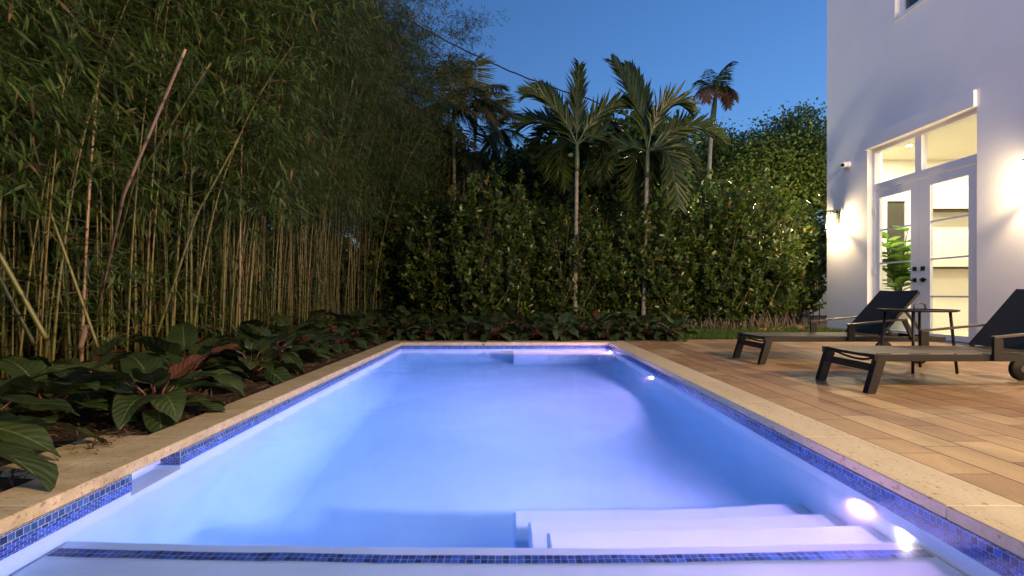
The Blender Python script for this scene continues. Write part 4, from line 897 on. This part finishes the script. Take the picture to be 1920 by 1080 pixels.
# feathery palm clump behind the bamboo end
ar = [((850, 205), [(800, 135), (868, 128), (905, 170), (800, 200), (835, 118), (892, 215)]), ((892, 190), [(845, 130), (888, 118), (940, 165), (940, 215), (870, 150), (925, 250)]), ((930, 250), [(925, 175), (970, 218), (985, 260), (890, 200), (960, 290), (940, 190)]), ((820, 240), [(770, 165), (812, 150), (760, 210), (865, 190), (770, 270), (850, 290)]), ((870, 290), [(820, 230), (920, 240), (960, 330), (810, 320), (900, 350), (850, 370)]), ((780, 300), [(730, 230), (790, 210), (830, 250), (740, 320), (800, 380), (840, 360)])]
for i, (c, tips) in enumerate(ar):
    D = 13.6 + (i * .37) % 1.2
    palm("feathery_palm", (at(c[0] + (870 - c[0]) * .3, 552, D).x, D, 0), at(c[0], c[1], D), [F2(tx, ty, (c[0]*.75 + tx*.25), min(c[1], ty) - 18, D, R.uniform(-.8, .8)) for tx, ty in tips + [(c[0] + R.uniform(-95, 95), c[1] + R.uniform(10, 120)) for _ in range(3)]], .05,
         ["bushy feathery palm with brownish fronds, highest of its clump", "feathery palm stem arching towards the first slender palm", "feathery palm with curled fronds at the clump's outer side", "feathery palm pressed against the bamboo top", "low feathery palm filling the clump's middle", "lowest feathery palm half hidden in bamboo"][i],
         "feathery palms beyond the bamboo", n=50, ll=.66, lw=.030, mat='areca', sag=.9, vee=.45, shaft=True)

# ------------------------------------------------------------------ background trees
def make_tree(name, label, base, crown_c, rad, nclump, per, lsz, mat, seed, trunk_r=.18, cluster=.45, wid=.6, cat="tree", group=None, lobe=22):
    rs = np.random.default_rng(seed); r = empty(name, base); tag(r, label, cat, group); b0 = Vector(base); cc = Vector(crown_c) - b0; tk = MB(); LV = Leaves(T_OVAL)
    fork = Vector((cc.x * .3, cc.y * .3, max(.8, cc.z - rad[2] * 1.0))); tk.tube([Vector((0, 0, -.05)), fork * .5 + Vector((.06, 0, 0)), fork], [trunk_r, trunk_r * .8, trunk_r * .65], 10)
    limbs = []
    for k in range(7):
        a = k * .9 + rs.uniform(0, .4); e_ = cc + Vector((math.cos(a)*rad[0]*.6, math.sin(a)*rad[1]*.6, rs.uniform(-.3, .6)*rad[2])); mid = fork.lerp(e_, .5) + Vector((0, 0, -.1*rad[2])); tk.tube([fork, mid, e_], [trunk_r*.5, trunk_r*.3, trunk_r*.08], 7, caps=False); limbs.append((fork, mid, e_))
    lobes = []
    for k in range(lobe):
        v = rs.normal(0, 1, 3); v /= np.linalg.norm(v); lobes.append((np.array(cc) + v * rs.uniform(.45, .85) * np.array(rad), rs.uniform(.24, .42)))
    for k in range(nclump):
        lc, lr = lobes[k % lobe]; v = rs.normal(0, 1, 3); v /= np.linalg.norm(v); rr = rs.uniform(.3, 1.0) ** .5
        c = lc + v * rr * lr * np.array([rad[0]*.85 + .3, rad[1]*.85 + .3, rad[2]*.9 + .15])
        l_ = limbs[rs.integers(0, 7)]; q_ = l_[1].lerp(l_[2], rs.uniform(.2, 1)); tk.tube([q_, q_.lerp(Vector(c), .5) + Vector((0, 0, .1)), Vector(c)], [trunk_r*.10, trunk_r*.06, trunk_r*.03], 4, caps=False)
        pp = c + rs.normal(0, cluster, (per, 3)) * np.array([1, 1, .55]) * .6; dv = rs.normal(0, 1, (per, 3)) + v * .6; nn = rs.normal(0, .9, (per, 3)) + np.array([-.2, -.4, .8]); L = lsz * rs.uniform(.65, 1.2, per)
        LV.add(pp, dv, nn, L, L * wid)
    tk.build("trunk", MT['bark'], r); LV.build("crown", MT[mat], r); return r
make_tree("shade_tree", "large yellow green shade tree beyond the hedge next to the white house", (9.2, 19, 0), at(1480, 355, 19), (4.0, 3.0, 2.15), 420, 190, .125, 'tree', 51, .28, .75)
make_tree("shade_tree", "lower yellow green tree behind the tall palm's trunk", (6.6, 20, 0), at(1335, 370, 20), (3.0, 2.4, 2.4), 280, 170, .125, 'tree', 52, .22, .75)
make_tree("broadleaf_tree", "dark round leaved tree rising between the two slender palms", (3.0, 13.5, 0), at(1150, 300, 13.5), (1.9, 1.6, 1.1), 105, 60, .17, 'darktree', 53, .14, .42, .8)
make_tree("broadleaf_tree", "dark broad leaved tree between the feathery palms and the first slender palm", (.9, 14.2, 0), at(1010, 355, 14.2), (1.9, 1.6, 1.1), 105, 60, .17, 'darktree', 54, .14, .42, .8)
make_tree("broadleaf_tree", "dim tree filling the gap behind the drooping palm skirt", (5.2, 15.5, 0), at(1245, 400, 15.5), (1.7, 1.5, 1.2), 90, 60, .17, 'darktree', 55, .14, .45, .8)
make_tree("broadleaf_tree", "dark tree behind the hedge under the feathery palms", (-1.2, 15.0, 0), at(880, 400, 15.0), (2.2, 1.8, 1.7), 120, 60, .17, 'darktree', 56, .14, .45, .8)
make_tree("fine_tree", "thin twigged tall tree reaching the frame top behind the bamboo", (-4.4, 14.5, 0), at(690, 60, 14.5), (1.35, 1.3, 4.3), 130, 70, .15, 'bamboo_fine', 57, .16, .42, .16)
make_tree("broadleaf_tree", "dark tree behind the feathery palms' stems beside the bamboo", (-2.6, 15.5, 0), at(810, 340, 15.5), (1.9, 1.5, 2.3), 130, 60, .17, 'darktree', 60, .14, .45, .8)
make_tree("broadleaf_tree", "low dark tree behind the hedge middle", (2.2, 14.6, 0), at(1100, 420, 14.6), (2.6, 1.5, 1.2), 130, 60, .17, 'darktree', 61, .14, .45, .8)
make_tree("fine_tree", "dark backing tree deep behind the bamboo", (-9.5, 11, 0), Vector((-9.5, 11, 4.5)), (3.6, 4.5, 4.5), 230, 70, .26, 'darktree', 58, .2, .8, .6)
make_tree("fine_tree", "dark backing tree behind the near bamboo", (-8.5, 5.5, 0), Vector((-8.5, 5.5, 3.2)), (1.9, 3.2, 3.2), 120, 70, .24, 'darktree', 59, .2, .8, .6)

fc = empty("backing_fence", (-6.4, 6, 0)); tag(fc, "dark board fence added behind the bamboo to hide the bright horizon", "fence")  # added dark backing, blocks the bright horizon between the canes
fb = MB()
for k in range(120): fb.box(-.012, .012, -9 + k*.16, -9 + k*.16 + .15, 0, 2.25)
fb.build("board_panel", simple("dark_fence_wood", (.035, .028, .022), .85, var=.3), fc)
for k in range(9): MB().box(-.12, -.013, -9 + k*2.35, -8.9 + k*2.35, 0, 2.3).build("post", MT['bark'], fc)

# neighbour's house wall glimpsed through the hedge
nb = empty("neighbour_house", (3.5, 17.5, 0)); tag(nb, "pale neighbour house with lit windows glimpsed through the hedge", "house")
MB().box(-7, 8.5, 0, .2, 0, 2.6).build("wall", MT['farwall'], nb)
MB().box(-7.2, 8.7, -.3, .6, 2.6, 2.75).build("roof", MT['roof'], nb)
for x in (-.2, 2.6, 5.2): MB().box(x - .45, x + .45, -.02, -.001, .8, 1.9).build("window", MT['farlit'], nb)

# lamps added in the neighbour's yard to light the hedge and rear trees
for lx, ly, lz, lP, lt in ((4.6, 14.0, 2.0, 350, "added post lamp behind the hedge, glowing through its gaps"), (8.3, 14.6, 2.5, 600, "taller added post lamp hidden behind the hedge, lighting the rear trees")):
  pl_ = empty("added_post_lamp", (lx, ly, 0)); tag(pl_, lt, "lamp post", "lamps in the neighbour's yard")
  MB().tube([(0, 0, 0), (0, 0, lz)], .03, 10).build("post", MT['bronze'], pl_)
  MB().lathe((0, 0, lz + .12), [(0, -.11), (.07, -.09), (.10, 0), (.07, .09), (0, .11)], 'Z', 18).build("globe", MT['globe'], pl_)
  ld = bpy.data.lights.new("added_post_lamp_light", 'POINT'); ld.energy = lP; ld.color = (1, .84, .50); ld.shadow_soft_size = .12
  lo = bpy.data.objects.new("added_post_lamp_light", ld); link(lo, pl_); lo.location = (0, 0, lz + .38); reg(lo, pl_)

# overhead cable
def catenary(p, q_, sag, n=30, wob=0):
    p, q_ = Vector(p), Vector(q_); return [p.lerp(q_, i/n) + Vector((0, 0, -sag*4*(i/n)*(1 - i/n) + wob*math.sin(i*1.9))) for i in range(n + 1)]
wp = catenary(at(765, 37, 15), at(1100, 184, 17.5), .22, 30, .012) + catenary(at(1100, 184, 17.5), at(1560, 340, 22), .35, 34, .01)[1:]
tag(MB().tube(wp, .024, 6).build("overhead_cable", MT['wire']), "thin dark sagging overhead cable crossing the blue sky behind the palms", "cable")

# ------------------------------------------------------------------ grass, mulch chips, litter
def scatter(name, tpl, n, region, L, wd, up, mat, zfn, kind="stuff", tilt=.3):
    P = np.column_stack([rng.uniform(region[0], region[1], n), rng.uniform(region[2], region[3], n), np.zeros(n)]); P[:, 2] = [zfn(x, y) for x, y in P[:, :2]]
    D = rng.normal(0, tilt, (n, 3)) + np.array([0, 0, up]); N = rng.normal(0, 1, (n, 3))
    if up < .2: D[:, 2] = rng.normal(.1, .25, n); D[:, :2] = rng.normal(0, 1, (n, 2)); N = rng.normal(0, .4, (n, 3)) + np.array([0, 0, 1])
    LL = rng.uniform(L[0], L[1], n); LV = Leaves(tpl); LV.add(P, D, N, LL, LL * wd); return tag(LV.build(name, MT[mat]), kind=kind)
scatter("lawn_grass", T_BLADE, 26000, (3.0, 6.68, 8.22, 10.5), (.05, .11), .09, 1, 'grass', lambda x, y: -.012)
scatter("mulch_chips", T_BLADE, 9000, (-3.6, -1.96, 1.2, 8.2), (.02, .07), .22, 0, 'chips', lambda x, y: .004 + bedz(x, y))
scatter("mulch_straw", T_BLADE, 1200, (-2.9, -1.97, 1.4, 7), (.06, .16), .05, 0, 'twig', lambda x, y: .012 + bedz(x, y))
scatter("fallen_leaves", T_OVAL, 420, (3.2, 6.6, 9.5, 10.6), (.06, .11), .5, 0, 'litter', lambda x, y: .03)
scatter("hedge_litter", T_OVAL, 260, (-2.5, 3.2, 7.99, 9.6), (.05, .10), .5, 0, 'litter', lambda x, y: .01)
